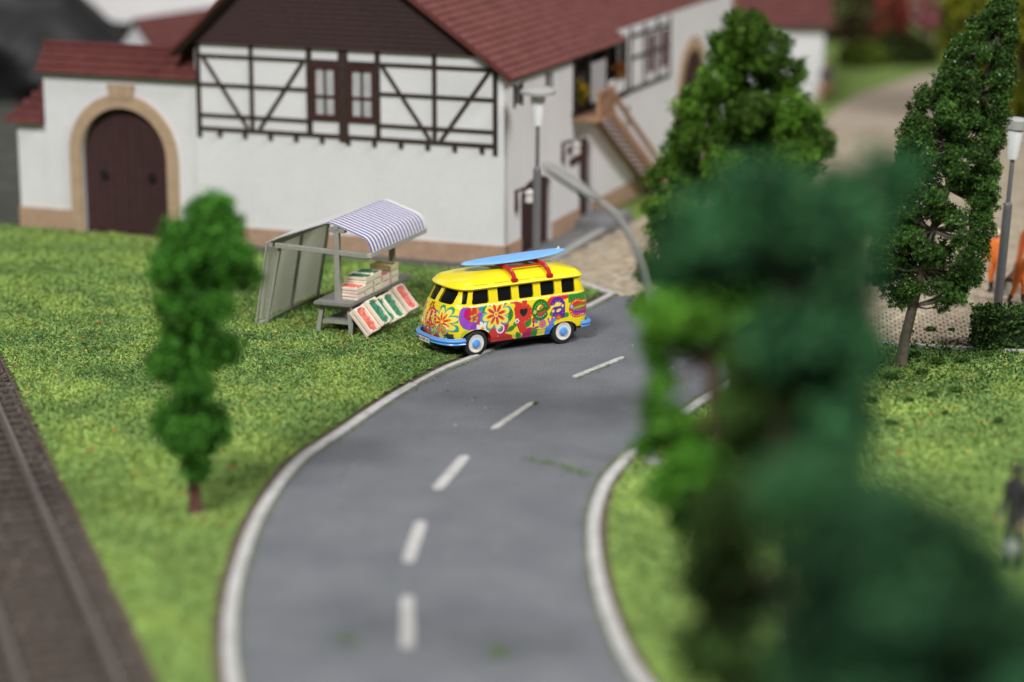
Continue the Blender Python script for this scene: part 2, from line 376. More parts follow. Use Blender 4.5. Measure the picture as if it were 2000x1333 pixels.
# shared mesh for the near ones
def cobble_mesh(col, k):
    r = random.Random(k); b = MB(); hx, hy = cw * .425, chh * .40; R = Matrix.Rotation(ang, 4, 'Z')
    base = [(-hx, -hy), (hx, -hy), (hx, hy), (-hx, hy)]
    base = [(x + r.uniform(-.012, .012), y + r.uniform(-.012, .012)) for x, y in base]
    v = [R @ Vector((x, y, -.02)) for x, y in base] + [R @ Vector((x, y, .022)) for x, y in base] + [R @ Vector((x * .8, y * .8, .036)) for x, y in base]
    b.add(v, [(8, 9, 10, 11)] + [(i, (i + 1) % 4, 4 + (i + 1) % 4, 4 + i) for i in range(4)] + [(4 + i, 4 + (i + 1) % 4, 8 + (i + 1) % 4, 8 + i) for i in range(4)])
    ob = b.build('cobble', mat('cobble_%d' % k, tuple(col), .85, var=.2, scale=12, bump=.3, bscale=30), yard); return ob
protos = [cobble_mesh(COBC[k % 5] * (.9 + .05 * (k % 4)), k) for k in range(8)]
for k, p in enumerate(near):
    if k < 8: ob = protos[k]
    else: ob = protos[int(rg.integers(0, 8))].copy(); COL.objects.link(ob); ob.parent = yard
    ob.location = (p[0], p[1], rg.uniform(-.008, .008)); ob.rotation_euler = (rg.normal(0, .03), rg.normal(0, .03), rg.normal(0, .03))
hx, hy = cw * .42, chh * .39
Q = np.array([(-hx, -hy), (hx, -hy), (hx, hy), (-hx, hy)]); exn = np.array(ex); eyn = np.array(ey)
Vt = rest[:, None, :] + Q[None, :, :1] * exn + Q[None, :, 1:] * eyn; Vt = np.concatenate([Vt + rg.normal(0, .008, Vt.shape), np.full((len(rest), 4, 1), .03)], 2)
Vb = rest[:, None, :] + 1.12 * (Q[None, :, :1] * exn + Q[None, :, 1:] * eyn); Vb = np.concatenate([Vb, np.full((len(rest), 4, 1), -.002)], 2)
sides = np.stack([np.stack([Vb[:, i], Vb[:, (i + 1) % 4], Vt[:, (i + 1) % 4], Vt[:, i]], 1) for i in range(4)], 1).reshape(-1, 4, 3)
cc = COBC[rg.integers(0, 5, len(rest))] * rg.uniform(.85, 1.1, (len(rest), 1))
o = quads_obj('cobbles', np.concatenate([Vt.reshape(-1, 3), sides.reshape(-1, 3)]), 4, M_cob, yard, np.concatenate([cc, np.repeat(cc * 1, 4, 0)])); o['kind'] = 'stuff'
o = flat_poly('path', [(p[0], p[1]) for p in [Vector((13.15, 103.2)), Vector((36, 103.2)), Vector((42, 128)), Vector((34, 128)), Vector((21.2, 121.8))] + EDGE[:2:-1]], .034, M_path)
# footpath strips round the farmhouse
M_pave = mat('pavement', (.17, .17, .17), .85, var=.25, scale=3, bump=.4)
M_kerb = mat('kerb_grey', (.36, .36, .35), .8, var=.15, scale=6, bump=.3)
flat_poly('pavement', [tuple(hp(0.05, -.85)), tuple(hp(9.4, -.75)), tuple(hp(9.4, 0.05)), tuple(hp(0.05, .05))], .03, mat('dark_pavement', (.075, .075, .072), .9, var=.4, scale=3, bump=.5), th=.06)
pv = flat_poly('pavement', [tuple(p) for p in (hp(.05, -.8), hp(.05, 7.0), hp(-1.0, 7.0), hp(-1.15, .2), hp(-.6, -.8))], .10, M_pave, th=.14)
kl = [hp(-1.22, .1), hp(-1.16, 2), hp(-1.1, 4.5), hp(-1.05, 7.2)]
strip([Vector(p) for p in kl], .24, -.01, .15, 'kerb', M_kerb, pv)

# ---- railway at the lower side of the board
M_ballast = mat('ballast', (.07, .056, .048), .95, scale=14, col2=(.135, .112, .098), bump=1.0, bscale=26)
M_sleeper = mat('sleeper_brown', (.06, .045, .036), .8, var=.35, scale=8, bump=.3)
M_rail = mat('rail_steel', (.115, .098, .086), .6, var=.25, scale=6)
tdir = Vector((7.65, -23.27)).normalized(); tn = Vector((tdir.y, -tdir.x))      # tn points to the outside (away from lawn)
if tn.x > 0: tn = -tn
e0 = Vector((TE(72), 72)); e1 = Vector((TE(28), 28))
flat_poly('track_bed', [tuple(e0 + tn * -.1), tuple(e0 + tn * 9), tuple(e1 + tn * 9), tuple(e1 + tn * -.1)], -.10, M_ballast, th=.4)
rg = np.random.default_rng(5)
def ballast(n):
    t = rg.uniform(0, 46, n); s_ = rg.uniform(-.1, 4.2, n); c = np.array(e0)[None] + t[:, None] * np.array(tdir) + s_[:, None] * np.array(tn)
    d = c[:, 1] * _c + CAMH * _s; c = c[np.abs(c[:, 0] / d) * FPX < 1100]; n = len(c)
    R = rg.normal(0, .05, (n, 4, 3)); R[:, :, 2] = np.abs(R[:, :, 2]) * .7; V = np.concatenate([c, np.full((n, 1), -.09)], 1)[:, None, :] + R
    F = V[:, [0, 1, 2, 0, 2, 3, 0, 3, 1, 1, 3, 2]].reshape(-1, 3); k = rg.uniform(.6, 1.3, n); col = np.stack([.125 * k, .104 * k, .092 * k], 1)
    o = quads_obj('ballast', F, 3, M_fibre, None, np.repeat(col, 4, 0)); o['kind'] = 'stuff'; tag(o, 'brown grey ballast stones under the railway track', 'ballast')
ballast(14000)
track = thing('railway_track', 'single brown model railway track on a ballast bed beside the lawn', 'railway track', (e0.x, e0.y, -.1), math.atan2(tdir.y, tdir.x))
# local: x along track, y = left of direction; tn is to the right side or left
sy = 1 if Vector((-tdir.y, tdir.x)).dot(tn) > 0 else -1
y_r1 = sy * .62; y_r2 = sy * (.62 + 1.65); x0 = 2
sl = MB().box(-.13, .13, min(y_r1 - sy * .45, y_r2 + sy * .45), max(y_r1 - sy * .45, y_r2 + sy * .45), 0, .10).build('sleeper', M_sleeper, track, bevel=.015)
k = 0
while x0 + k * .62 < 46:
    ob = sl if k == 0 else sl.copy()
    if k: COL.objects.link(ob); ob.parent = track
    ob.location = (x0 + k * .62, 0, 0); k += 1
for yy in (y_r1, y_r2):
    b = MB(); b.box(1, 46, yy - .09, yy + .09, .10, .12); b.box(1, 46, yy - .025, yy + .025, .12, .24); b.box(1, 46, yy - .05, yy + .05, .24, .29); b.build('rail', M_rail, track)

# ---- dark cloth and pale wall of the hall behind the layout
def drape():
    nx, nz = 150, 34; V = []
    for i in range(nx + 1):
        t = i / nx; x = -62 + 50 * t; y = 114 - 4 * t
        top = 3.45 + 3.0 * min(1, max(0, (-19.5 - x) / 3.0)) + .5 * mnoise.noise((x * .5, 0, 2))
        for j in range(nz + 1):
            s_ = j / nz; z = -.6 + (top + .6) * s_
            yy = y + 2.6 * mnoise.noise((x * .17 + s_ * 1.9, s_ * 2.2, 1.7)) + 1.0 * mnoise.noise((x * .55 - s_ * 3, s_ * 4, 4.2)) + 3.0 * s_
            V.append((x, yy, z))
    F = [(i * (nz + 1) + j, (i + 1) * (nz + 1) + j, (i + 1) * (nz + 1) + j + 1, i * (nz + 1) + j + 1) for i in range(nx) for j in range(nz)]
    o = mesh_obj('backdrop_cloth', V, F, mat('black_cloth', (.009, .009, .010), .6, var=.5, scale=.3, bump=.2), smooth=True); o['kind'] = 'structure'
drape()
flat_poly('side_road', [tuple(hp(18.6, .2)), tuple(hp(18.4, 28)), tuple(hp(45, 30)), tuple(hp(45, .5)), tuple(hp(27, .6))], .004, mat('side_road', (.055, .058, .045), .9, var=.4, scale=.6, bump=.3))
MBw = MB().box(-120, -9, 136, 137, -30, 60).build('hall_wall', mat('hall_wall', (.80, .80, .81), .9, var=.1, scale=.05)); MBw['kind'] = 'structure'

# ================================================================== FARMHOUSE (local x to the right along the gable, y away along the side wall)
M_wall = mat('plaster_white', (.695, .69, .71), .85, scale=.5, col2=(.755, .75, .77), bump=.15, bscale=12, var2=.025, scale2=5)
M_timber = mat('timber_dark', (.045, .032, .026), .7, var=.3, scale=6, bump=.25, spec=.15)
M_board = mat('gable_board', (.050, .030, .029), .75, var=.25, scale=4, bump=.2, stretch=(1, 4, 6), spec=.15)
M_stone = mat('sandstone', (.42, .275, .19), .85, var=.14, scale=2.5, bump=.25)
M_stone2 = mat('arch_stone', (.44, .31, .205), .85, var=.12, scale=2.5, bump=.25)
M_tile = mat('roof_tile', (.108, .039, .036), .7, scale=1.6, col2=(.168, .063, .058), var2=.12, scale2=7, bump=.25, bscale=16, spec=.15)
M_tile2 = mat('wall_tile', (.088, .025, .023), .65, scale=2.5, col2=(.132, .042, .038), bump=.25, bscale=16, spec=.15)
M_door = mat('door_brown', (.060, .030, .030), .6, var=.15, scale=3, bump=.15, spec=.15)
M_winframe = mat('window_maroon', (.06, .024, .023), .55, var=.15, scale=8, spec=.15)
M_glass = mat('pane_glass', (.50, .51, .52), .3, var=.15, scale=3, coat=.3)
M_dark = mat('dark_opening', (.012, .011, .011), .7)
M_grey = mat('step_grey', (.22, .22, .23), .85, var=.2, scale=4, bump=.3)
M_brownwood = mat('stair_wood', (.36, .20, .12), .7, var=.2, scale=6, bump=.2)

def arch(cx, hw, zs, rise, n=20, z0=0.0):
    pts = [(cx - hw, z0)] + [(cx - hw * math.cos(math.pi * i / n), zs + rise * math.sin(math.pi * i / n)) for i in range(n + 1)] + [(cx + hw, z0)]
    return pts
rect = lambda x0, x1, z0, z1: [(x0, z0), (x1, z0), (x1, z1), (x0, z1)]
house = thing('farmhouse', 'white half-timbered farmhouse with brown boarded gable and dark red tiled roof', 'house', (C0.x, C0.y, 0), -A_H)
RY = Matrix.Rotation(math.radians(90), 4, 'Z')     # plate x -> +y, plate front (-y) -> +x
SIDE = lambda off=0.0: Matrix.Translation((off, 0, 0)) @ RY
# -- gable wall with two window openings; the gable triangle continues behind the boarding
apex = (-6.55, 10.9)
win = [(-6.72, -5.86, 4.50, 6.24), (-5.40, -4.52, 4.50, 6.22)]
MB().plate([(-11.1, 0), (0, 0), (0, 6.3), apex, (-11.1, 6.6)], [rect(*q) for q in win], .3).build('wall', M_wall, house)
MB().plate([(-11.12, 0), (.06, 0), (.06, .69), (-11.12, .62)], (), .08, Matrix.Translation((0, -.06, 0))).build('stone_base', M_stone, house)
# timbers
def timber(x0, z0, x1, z1, wd, proud, nm='beam'):
    b = MB(); a, c = Vector((x0, 0, z0)), Vector((x1, 0, z1)); d = (c - a).normalized(); sd = Vector((-d.z, 0, d.x)) * wd / 2
    v = [a - sd, c - sd, c + sd, a + sd]; v = [p + Vector((0, -proud, 0)) for p in v] + [p + Vector((0, .05, 0)) for p in v]
    b.add(v, [(0, 1, 2, 3), (7, 6, 5, 4), (0, 4, 5, 1), (1, 5, 6, 2), (2, 6, 7, 3), (3, 7, 4, 0)])
    return b.build(nm, M_timber, house, bevel=.012, seg=1)
for x, wd in ((-10.97, .17), (-8.98, .15), (-6.86, .2), (-4.40, .18), (-2.40, .15), (-.30, .16)): timber(x, 3.62 if x in (-10.97, -.30) else 3.86, x, 6.9 if x != -.3 else 6.45, wd, .060, 'post')
timber(-5.63, 3.75, -5.63, 6.95, .34, .064, 'post')
for z, x0, x1 in ((3.92, -11.05, -.22), (4.37, -11.05, -6.8), (4.37, -4.45, -.22), (5.40, -11.05, -6.8), (5.40, -4.45, -.22), (6.36, -11.05, -.22)):
    timber(x0, z, x1, z, .125 if z != 3.92 else .14, .054, 'beam')
for q in ((-10.78, 6.3, -9.16, 4.0), (-7.08, 6.3, -8.72, 4.0), (-4.24, 6.3, -2.56, 3.98), (-.50, 6.3, -2.2, 3.98)): timber(*q, .135, .047, 'brace')
for i in range(11): timber(-10.2 + i * .945, 3.68, -10.2 + i * .945, 3.88, .15, .10, 'beam_end')
for q in win:
    x0, x1, z0, z1 = q; wn = MB()
    outer = rect(x0 - .06, x1 + .06, z0 - .08, z1 + .06); inner = rect(x0 + .09, x1 - .09, z0 + .12, z1 - .10)
    fr = MB().plate(outer, [inner], .16, Matrix.Translation((0, -.085, 0))).build('window', M_winframe, house, bevel=.012, seg=1)
    xm = (x0 + x1) / 2; zc = z0 + .72
    MB().box(xm - .035, xm + .035, -.055, .01, z0 + .08, z1 - .08).build('mullion', M_winframe, fr)
    MB().box(x0 + .08, x1 - .08, -.045, .008, zc - .04, zc + .04).build('glazing_bar', M_winframe, fr)
    for (p0, p1, r0, r1) in ((x0 + .1, xm - .03, z0 + .1, zc), (xm + .03, x1 - .1, z0 + .1, zc), (x0 + .1, xm - .03, zc, z1 - .1), (xm + .03, x1 - .1, zc, z1 - .1)):
        MB().box(p0 - .03, p1 + .03, .012, .022, r0, r1).build('pane', M_glass, fr)
    MB().plate(rect(x0, x1, z0, z1), (), .02, Matrix.Translation((0, .28, 0))).build('curtain', mat('curtain', (.5, .5, .5), .9), fr)
# gable boarding, each board its own piece, lapped
SR, SL = .702, .94
zz = 6.78; kb_ = 0
while zz < 10.6:
    xr = .46 - (zz - 6.15) / SR - .12; xl = -11.57 + max(0, (zz - 6.61)) / SL + .25; xr = min(xr, -.02); xl = max(xl, -11.12)
    if xr - xl < .4: break
    b = MB(); y0 = -.115; v = [(xl, y0 - .03, zz), (xr, y0 - .03, zz), (xr - .1, y0, zz + .17), (xl + .1, y0, zz + .17)]
    v += [(p[0], .02, p[2]) for p in v]; b.add(v, [(0, 1, 2, 3), (7, 6, 5, 4), (0, 4, 5, 1), (1, 5, 6, 2), (2, 6, 7, 3), (3, 7, 4, 0)]).build('plank', M_board, house); zz += .165
# -- side wall: b = local y
door1 = arch(2.9, 1.4, 2.05, .42); door2 = rect(7.15, 8.35, .2, 2.86); slit = rect(12.2, 12.65, 2.55, 3.55)
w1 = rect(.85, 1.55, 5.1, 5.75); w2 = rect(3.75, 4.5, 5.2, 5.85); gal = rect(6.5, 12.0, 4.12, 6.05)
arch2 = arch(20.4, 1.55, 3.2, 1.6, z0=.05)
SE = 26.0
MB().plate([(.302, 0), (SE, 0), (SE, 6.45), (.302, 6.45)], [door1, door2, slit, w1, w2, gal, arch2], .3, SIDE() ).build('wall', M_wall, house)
M_side = SIDE(.06)
for b0, b1 in ((.024, 1.42), (4.38, 7.1), (8.4, 18.5), (22.3, SE)):
    MB().plate(rect(b0, b1, 0, .68), (), .08, M_side).build('stone_base', M_stone, house)
for nm, pts in (('door', door1), ('door', door2), ('barn_door', arch2)):
    MB().plate([(x, z) for x, z in pts], (), .05, SIDE(-.12)).build(nm, M_door, house)
b0 = house.children[-1]
for k in range(1, 8):
    y = 1.5 + 2.8 * k / 8; MB().box(-.125, -.10, y - .012, y + .012, .05, 2.1).build('plank_joint', M_dark, house)
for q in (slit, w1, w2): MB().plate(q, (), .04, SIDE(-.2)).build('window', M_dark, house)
for cy in (.85, 1.55): MB().box(-.02, .04, cy - .06, cy + .06, 5.05, 5.8).build('window_post', M_timber, house)
MB().plate(arch(20.4, 1.95, 3.2, 2.05, z0=0), [arch(20.4, 1.5, 3.2, 1.55, z0=.02)], .12, SIDE(.08)).build('arch_surround', M_stone2, house)
# gallery interior, railing, flower boxes
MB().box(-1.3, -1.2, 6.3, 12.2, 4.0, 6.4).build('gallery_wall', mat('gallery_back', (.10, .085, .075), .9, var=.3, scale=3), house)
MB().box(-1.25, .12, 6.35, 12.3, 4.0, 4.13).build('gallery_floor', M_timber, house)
for y in (6.5, 8.0, 9.9, 12.0): MB().box(-.06, .07, y - .07, y + .07, 4.1, 6.2).build('post', M_timber, house)
for k in range(9): MB().box(-.02, .05, 8.3 + k * .17, 8.36 + k * .17, 4.2, 5.6).build('slat', M_wall, house)
MB().box(-.01, .03, 9.9, 12.0, 4.2, 4.75).build('parapet', M_wall, house)
MB().box(.01, .09, 8.3, 17.3, 4.02, 4.16).build('beam', M_timber, house)
for y in (12.6, 14.2, 15.8, 17.3): MB().box(-.02, .06, y - .07, y + .07, 4.1, 6.4).build('post', M_timber, house)
MB().box(-.02, .055, 12.5, 17.3, 5.2, 5.32).build('beam', M_timber, house)
MB().box(-.02, .055, 12.5, 17.3, 6.0, 6.12).build('beam', M_timber, house)
for y0 in (15.0, 16.6): MB().plate(rect(y0 - .35, y0 + .3, 4.5, 5.9), (), .06, SIDE(.075)).build('shutter', mat('shutter_maroon', (.10, .04, .045), .6), house)
# platform, stair and rail
st = MB().box(.02, .95, 6.35, 8.2, 3.86, 3.99).build('stair', M_brownwood, house)
for k in range(14):
    t = k / 14; MB().box(.12, .9, 8.2 + 6.4 * t, 8.2 + 6.4 * t + .42, 3.85 - 3.6 * t, 3.93 - 3.6 * t).build('tread', M_brownwood, st)
for x in (.12, .9):
    MB().bar((x, 8.1, 3.85), (x, 14.75, .05), .1, .2, (0, 0, 1)).build('stringer', M_brownwood, st)
MB().bar((.92, 8.1, 4.55), (.92, 14.6, .72), .13, .14).build('handrail', M_brownwood, st)
MB().bar((.92, 6.4, 4.85), (.92, 8.1, 4.85), .1, .1).build('handrail', M_brownwood, st)
for k in range(6):
    y = 6.45 + k * .33; MB().bar((.92, y, 3.95), (.92, y, 4.85), .08, .08, (0, 1, 0)).build('baluster', M_brownwood, st)
MB().bar((.9, 6.45, 3.95), (.9, 8.1, 4.8), .1, .12, (0, 1, 0)).build('brace', M_brownwood, st)
MB().box(.0, 1.35, 6.5, 9.0, 0.0, .36).build('doorstep', M_grey, house, bevel=.03)
# lanterns on brackets beside the doors
for y, z in ((1.0, 2.0), (5.4, 2.9)):
    b = MB(); b.box(.0, .06, y - .09, y + .09, z - .35, z + .35); b.tube([(.04, y, z + .3), (.25, y, z + .42), (.5, y, z + .35)], .05, 6); lb = b.build('lantern_bracket', M_winframe, house)
    MB().lathe([(.05, -.02), (.16, 0), (.13, .26), (.2, .3), (.03, .42)], 10, Matrix.Translation((.5, y, z + .0))).build('lantern', mat('lantern_pale', (.55, .53, .5), .5), lb)
for y0, y1, z in ((5.9, 7.0, 3.0), (6.1, 7.0, 2.55)): MB().bar((.08, y0, z - .1), (.3, y1, z + .1), .12, .2).build('sign_arm', M_winframe, house)
# -- tiled roof: stepped, ribbed courses
def tiled(name, P0, along, up, La, Lu, m, parent, course=.30, rib=.135, rise=.045, lo=None):
    """P0 eave start; along/up unit vectors; lo(k)-> start,end along for each course"""
    P0, A, U = Vector(P0), Vector(along).normalized(), Vector(up).normalized(); Nn = A.cross(U).normalized()
    if Nn.z < 0: Nn = -Nn
    nc = int(math.ceil(Lu / course)); V = []; F = []; step = rib / 4
    for k in range(nc):
        s0, s1 = (0, La) if lo is None else lo(k * course)
        n = max(2, int((s1 - s0) / step)); o = len(V)
        for i in range(n + 1):
            a = s0 + (s1 - s0) * i / n; wv = .016 * math.sin(2 * math.pi * a / rib + (math.pi if k % 2 else 0) * 0)
            u0, u1 = k * course, min(Lu, (k + 1) * course + .02)
            V += [P0 + A * a + U * u0 + Nn * 0.0, P0 + A * a + U * u0 + Nn * (rise + wv), P0 + A * a + U * u1 + Nn * (.004 + wv * .6)]
        for i in range(n):
            q = o + i * 3; F += [(q, q + 3, q + 4, q + 1), (q + 1, q + 4, q + 5, q + 2)]
    ob = mesh_obj(name, V, F, m, parent); ob['kind'] = 'stuff'; return ob
yv = -.5; LR = 27.5
upR = Vector((-1, 0, SR)).normalized(); Lr = (6.71 + .46) * math.hypot(1, SR)
tiled('roof_tiles', (.46, yv, 6.15), (0, 1, 0), upR, 11.4, .46 * math.hypot(1, SR), M_tile, house)          # lower eave only as far as the stair
tiled('roof_tiles', (.46 - .46, yv, 6.15 + .46 * SR), (0, 1, 0), upR, LR, Lr - .46 * math.hypot(1, SR), M_tile, house)
upL = Vector((1, 0, SL)).normalized(); tiled('roof_tiles', (-11.75, yv, 6.44), (0, 1, 0), upL, LR, 5.05 * math.hypot(1, SL), M_tile, house)
def slab(pts, th, name, m):
    v = [Vector(p) for p in pts]; n = (v[1] - v[0]).cross(v[2] - v[0]).normalized(); n = n if n.z < 0 else -n
    b = MB(); b.add(v + [p + n * th for p in v], [(0, 1, 2, 3), (7, 6, 5, 4), (0, 4, 5, 1), (1, 5, 6, 2), (2, 6, 7, 3), (3, 7, 4, 0)]); return b.build(name, m, house)
M_under = mat('roof_underside', (.05, .03, .028), .8)
slab([(.44, yv + .01, 6.155), (-6.71, yv + .01, 11.18), (-6.71, 10.88, 11.18), (.44, 10.88, 6.155)], .12, 'roof', M_under)
slab([(-.02, 10.9, 6.47), (-6.71, 10.9, 11.18), (-6.71, 26.9, 11.18), (-.02, 26.9, 6.47)], .12, 'roof', M_under)
slab([(-11.73, yv + .01, 6.45), (-6.71, yv + .01, 11.17), (-6.71, 26.9, 11.17), (-11.73, 26.9, 6.45)], .12, 'roof', M_under)
MB().bar((.47, yv, 6.13), (-6.71, yv, 11.17), .12, .2, (0, 1, 0)).build('verge_board', M_tile2, house)
MB().bar((-11.77, yv, 6.42), (-6.71, yv, 11.17), .12, .2, (0, 1, 0)).build('verge_board', M_tile2, house)
MB().plate(rect(-11.1, -.31, 0, 6.4), (), .19, Matrix.Translation((0, 25.802, 0))).build('wall', M_wall, house)
MB().box(-11.1, -10.9, .3, 25.8, 0, 6.5).build('wall', M_wall, house)
# -- archway wall beside the house
gw = thing('gate_wall', 'white courtyard wall with tiled coping and round brown gate beside the farmhouse', 'wall', (C0.x, C0.y, 0), -A_H)
gate = arch(-13.97, 1.72, 2.75, 1.72, z0=0.0)
MB().plate([(-17.05, 0), (-11.13, 0), (-11.13, 5.62), (-17.05, 5.62)], [gate], .55, Matrix.Translation((0, .06, 0))).build('wall', M_wall, gw)
MB().plate([(-18.2, 0), (-17.05, 0), (-17.05, 3.8), (-18.2, 3.8)], (), .5, Matrix.Translation((0, .08, 0))).build('wall', M_wall, gw)
MB().plate([(-18.22, 0), (-16.1, 0), (-16.1, .74), (-18.22, .74)], (), .1, Matrix.Translation((0, -.02, 0))).build('stone_base', M_stone, gw)
MB().plate(arch(-13.97, 2.12, 2.75, 2.14, z0=0), [arch(-13.97, 1.68, 2.75, 1.68, z0=.02)], .14, Matrix.Translation((0, -.04, 0))).build('arch_surround', M_stone2, gw)
MB().plate([(-14.42, 4.75), (-13.52, 4.75), (-13.46, 5.22), (-14.48, 5.22)], (), .15, Matrix.Translation((0, -.07, 0))).build('keystone', M_stone2, gw)
for s_ in (-1, 1):
    pts = [p for p in arch(-13.97, 1.70, 2.75, 1.70, 24, .03) if (p[0] + 13.97) * s_ >= -1e-6]
    pts = pts if s_ < 0 else pts
    cl = [(-13.97 + .012 * s_, .03), (-13.97 + .012 * s_, 4.44)]
    poly = ([(-13.97 - .012, .03)] + [p for p in pts if p[0] < -13.98] + [(-13.97 - .012, 4.44)]) if s_ < 0 else ([(-13.97 + .012, 4.44)] + [p for p in pts if p[0] > -13.96] + [(-13.97 + .012, .03)])
    lf = MB().plate(poly, (), .1, Matrix.Translation((0, .3, 0))).build('gate_leaf', M_door, gw)
    hx_ = -13.97 + s_ * .92
    for k in range(1, 6):
        xk = -13.97 + s_ * 1.68 * k / 6; zt = 2.75 + 1.66 * math.sqrt(max(0, 1 - ((xk + 13.97) / 1.68) ** 2)); MB().box(xk - .012, xk + .012, .293, .303, .05, zt - .02).build('plank_joint', M_dark, lf)
    MB().tube([(hx_ + .13 * math.cos(t), .27, 2.02 + .16 * math.sin(t)) for t in np.linspace(0, 2 * math.pi, 14)], .03, 6).build('ring_handle', mat('iron', (.03, .025, .025), .4, metal=.6), lf)
    MB().lathe([(.02, -.02), (.11, 0), (.11, .04), (.02, .06)], 10, Matrix.Translation((hx_, .3, 2.02)) @ Matrix.Rotation(math.radians(90), 4, 'X')).build('handle_plate', mat('iron', (.03, .025, .025)), lf)
tiled('roof_tiles', (-17.2, -.22, 5.52), (1, 0, 0), Vector((0, .72, .92)), 6.2, 1.18, M_tile2, gw, course=.3)
tiled('roof_tiles', (-17.2, 1.22, 5.52), (1, 0, 0), Vector((0, -.72, .92)), 6.2, 1.18, M_tile2, gw, course=.3)
MB().tube([(-17.22, .5, 6.46), (-11.0, .5, 6.46)], .09, 8).build('ridge_tile', M_tile2, gw)
MB().add([(-17.15, -.2, 5.5), (-17.15, 1.2, 5.5), (-17.15, .5, 6.42), (-11.0, -.2, 5.5), (-11.0, 1.2, 5.5), (-11.0, .5, 6.42)], [(0, 1, 2), (5, 4, 3), (0, 2, 5, 3), (2, 1, 4, 5), (0, 3, 4, 1)]).build('roof_core', M_under, gw)
lo = lambda u: (0, max(.12, 1.45 - u * .95))
hipP = Vector((-18.45, -.2, 3.74))
MB().add([(-18.5, -.22, 3.74), (-17.06, -.22, 3.72), (-17.06, .6, 5.15), (-18.5, 1.3, 3.74), (-17.06, 1.3, 3.72)], [(0, 1, 2), (0, 2, 3), (2, 4, 3), (0, 3, 4, 1), (1, 4, 2)]).build('roof_core', M_tile2, gw)
U = Vector((0, .82, 1.43)).normalized()
ob = tiled('roof_tiles', (-17.06, -.24, 3.73), (-1, 0, 0), U, 1.45, 1.5, M_tile2, gw, lo=lambda u: (0, max(.1, 1.45 * (1 - u / 1.62))))

# -- flower boxes on the gallery (things standing on it)
def rose(name, cen, rad, n, cols, label, cat, leaf=.09, seed=1, group=None):
    rg = np.random.default_rng(seed); P = rg.normal(0, 1, (n, 3)); P /= np.linalg.norm(P, axis=1)[:, None]; P *= rg.uniform(.4, 1, (n, 1)) * np.array(rad); P += np.array(cen)
    V = leaf_quads(P, leaf, rg); c = np.asarray(cols)[rg.integers(0, len(cols), n)] * rg.uniform(.7, 1.15, (n, 1))
    o = quads_obj(name, V, 4, M_leaf, None, c); return tag(o, label, cat, group)
def leaf_quads(P, size, rg, up=0.0):
    n = len(P); a = rg.normal(0, 1, (n, 3)); a /= np.linalg.norm(a, axis=1)[:, None]; b = np.cross(a, rg.normal(0, 1, (n, 3))); b /= np.linalg.norm(b, axis=1)[:, None]
    s_ = (size * rg.uniform(.6, 1.3, n))[:, None]; a = a * s_; b = b * s_ * .75
    k = np.cross(a, b); k = k / (np.linalg.norm(k, axis=1)[:, None] + 1e-9) * s_ * .35
    return np.stack([P - a, P - b * .8 + k, P + a, P + b + k * .6], 1).reshape(-1, 3)
M_leaf = mat('leaf', (1, 1, 1), .75, attr='paint', spec=.2)
hw3 = lambda x, y, z: Vector((C0.x, C0.y, 0)) + Vector((math.cos(A_H) * x + math.sin(A_H) * y, -math.sin(A_H) * x + math.cos(A_H) * y, z))
rose('flower_box', tuple(hw3(-.05, 7.3, 4.75)), (.35, .55, .5), 260, [(.5, .3, .02), (.55, .18, .02), (.12, .2, .03), (.2, .25, .03)], 'yellow and orange flowers filling the gallery corner above the stair', 'flowers', seed=2)
rose('flower_box', tuple(hw3(.05, 11.2, 5.0)), (.3, .6, .35), 200, [(.5, .14, .03), (.4, .06, .04), (.1, .16, .03)], 'orange red flowers on the white gallery parapet', 'flowers', seed=3)

# -- far buildings
def far_house(name, label, P, rotz, Lx, Ly, hw_, hr, ov=.5):
    t = thing(name, label, 'house', P, rotz)
    MB().plate([(0, 0), (Lx, 0), (Lx, hw_), (Lx / 2, hr), (0, hw_)], (), .3).build('wall', M_wall, t)
    MB().plate([(0, 0), (Lx, 0), (Lx, hw_), (Lx / 2, hr), (0, hw_)], (), .3, Matrix.Translation((0, Ly - .3, 0))).build('wall', M_wall, t)
    MB().box(0, .3, .3, Ly - .3, 0, hw_).build('wall', M_wall, t); MB().box(Lx - .3, Lx, .3, Ly - .3, 0, hw_).build('wall', M_wall, t)
    MB().box(-.08, Lx + .08, -.08, .3, 0, .7).build('stone_base', M_stone, t)
    sl_ = (hr - hw_) / (Lx / 2)
    for s_ in (0, 1):
        e = -ov if not s_ else Lx + ov; z = hw_ - ov * sl_ + .05; dx = (Lx / 2 + ov) * (1 if not s_ else -1)
        u = Vector((dx, 0, (Lx / 2 + ov) * sl_)); tiled('roof_tiles', (e, -ov, z), (0, 1, 0), u, Ly + 2 * ov, u.length, M_tile, t, course=.4, rib=.27)
        b = MB(); v = [Vector((e, -ov, z)), Vector((Lx / 2, -ov, z + u.z)), Vector((Lx / 2, Ly + ov, z + u.z)), Vector((e, Ly + ov, z))]
        b.add(v + [p - Vector((0, 0, .15)) for p in v], [(0, 1, 2, 3), (7, 6, 5, 4), (0, 4, 5, 1), (1, 5, 6, 2), (2, 6, 7, 3), (3, 7, 4, 0)]).build('roof', M_under, t)
    return t

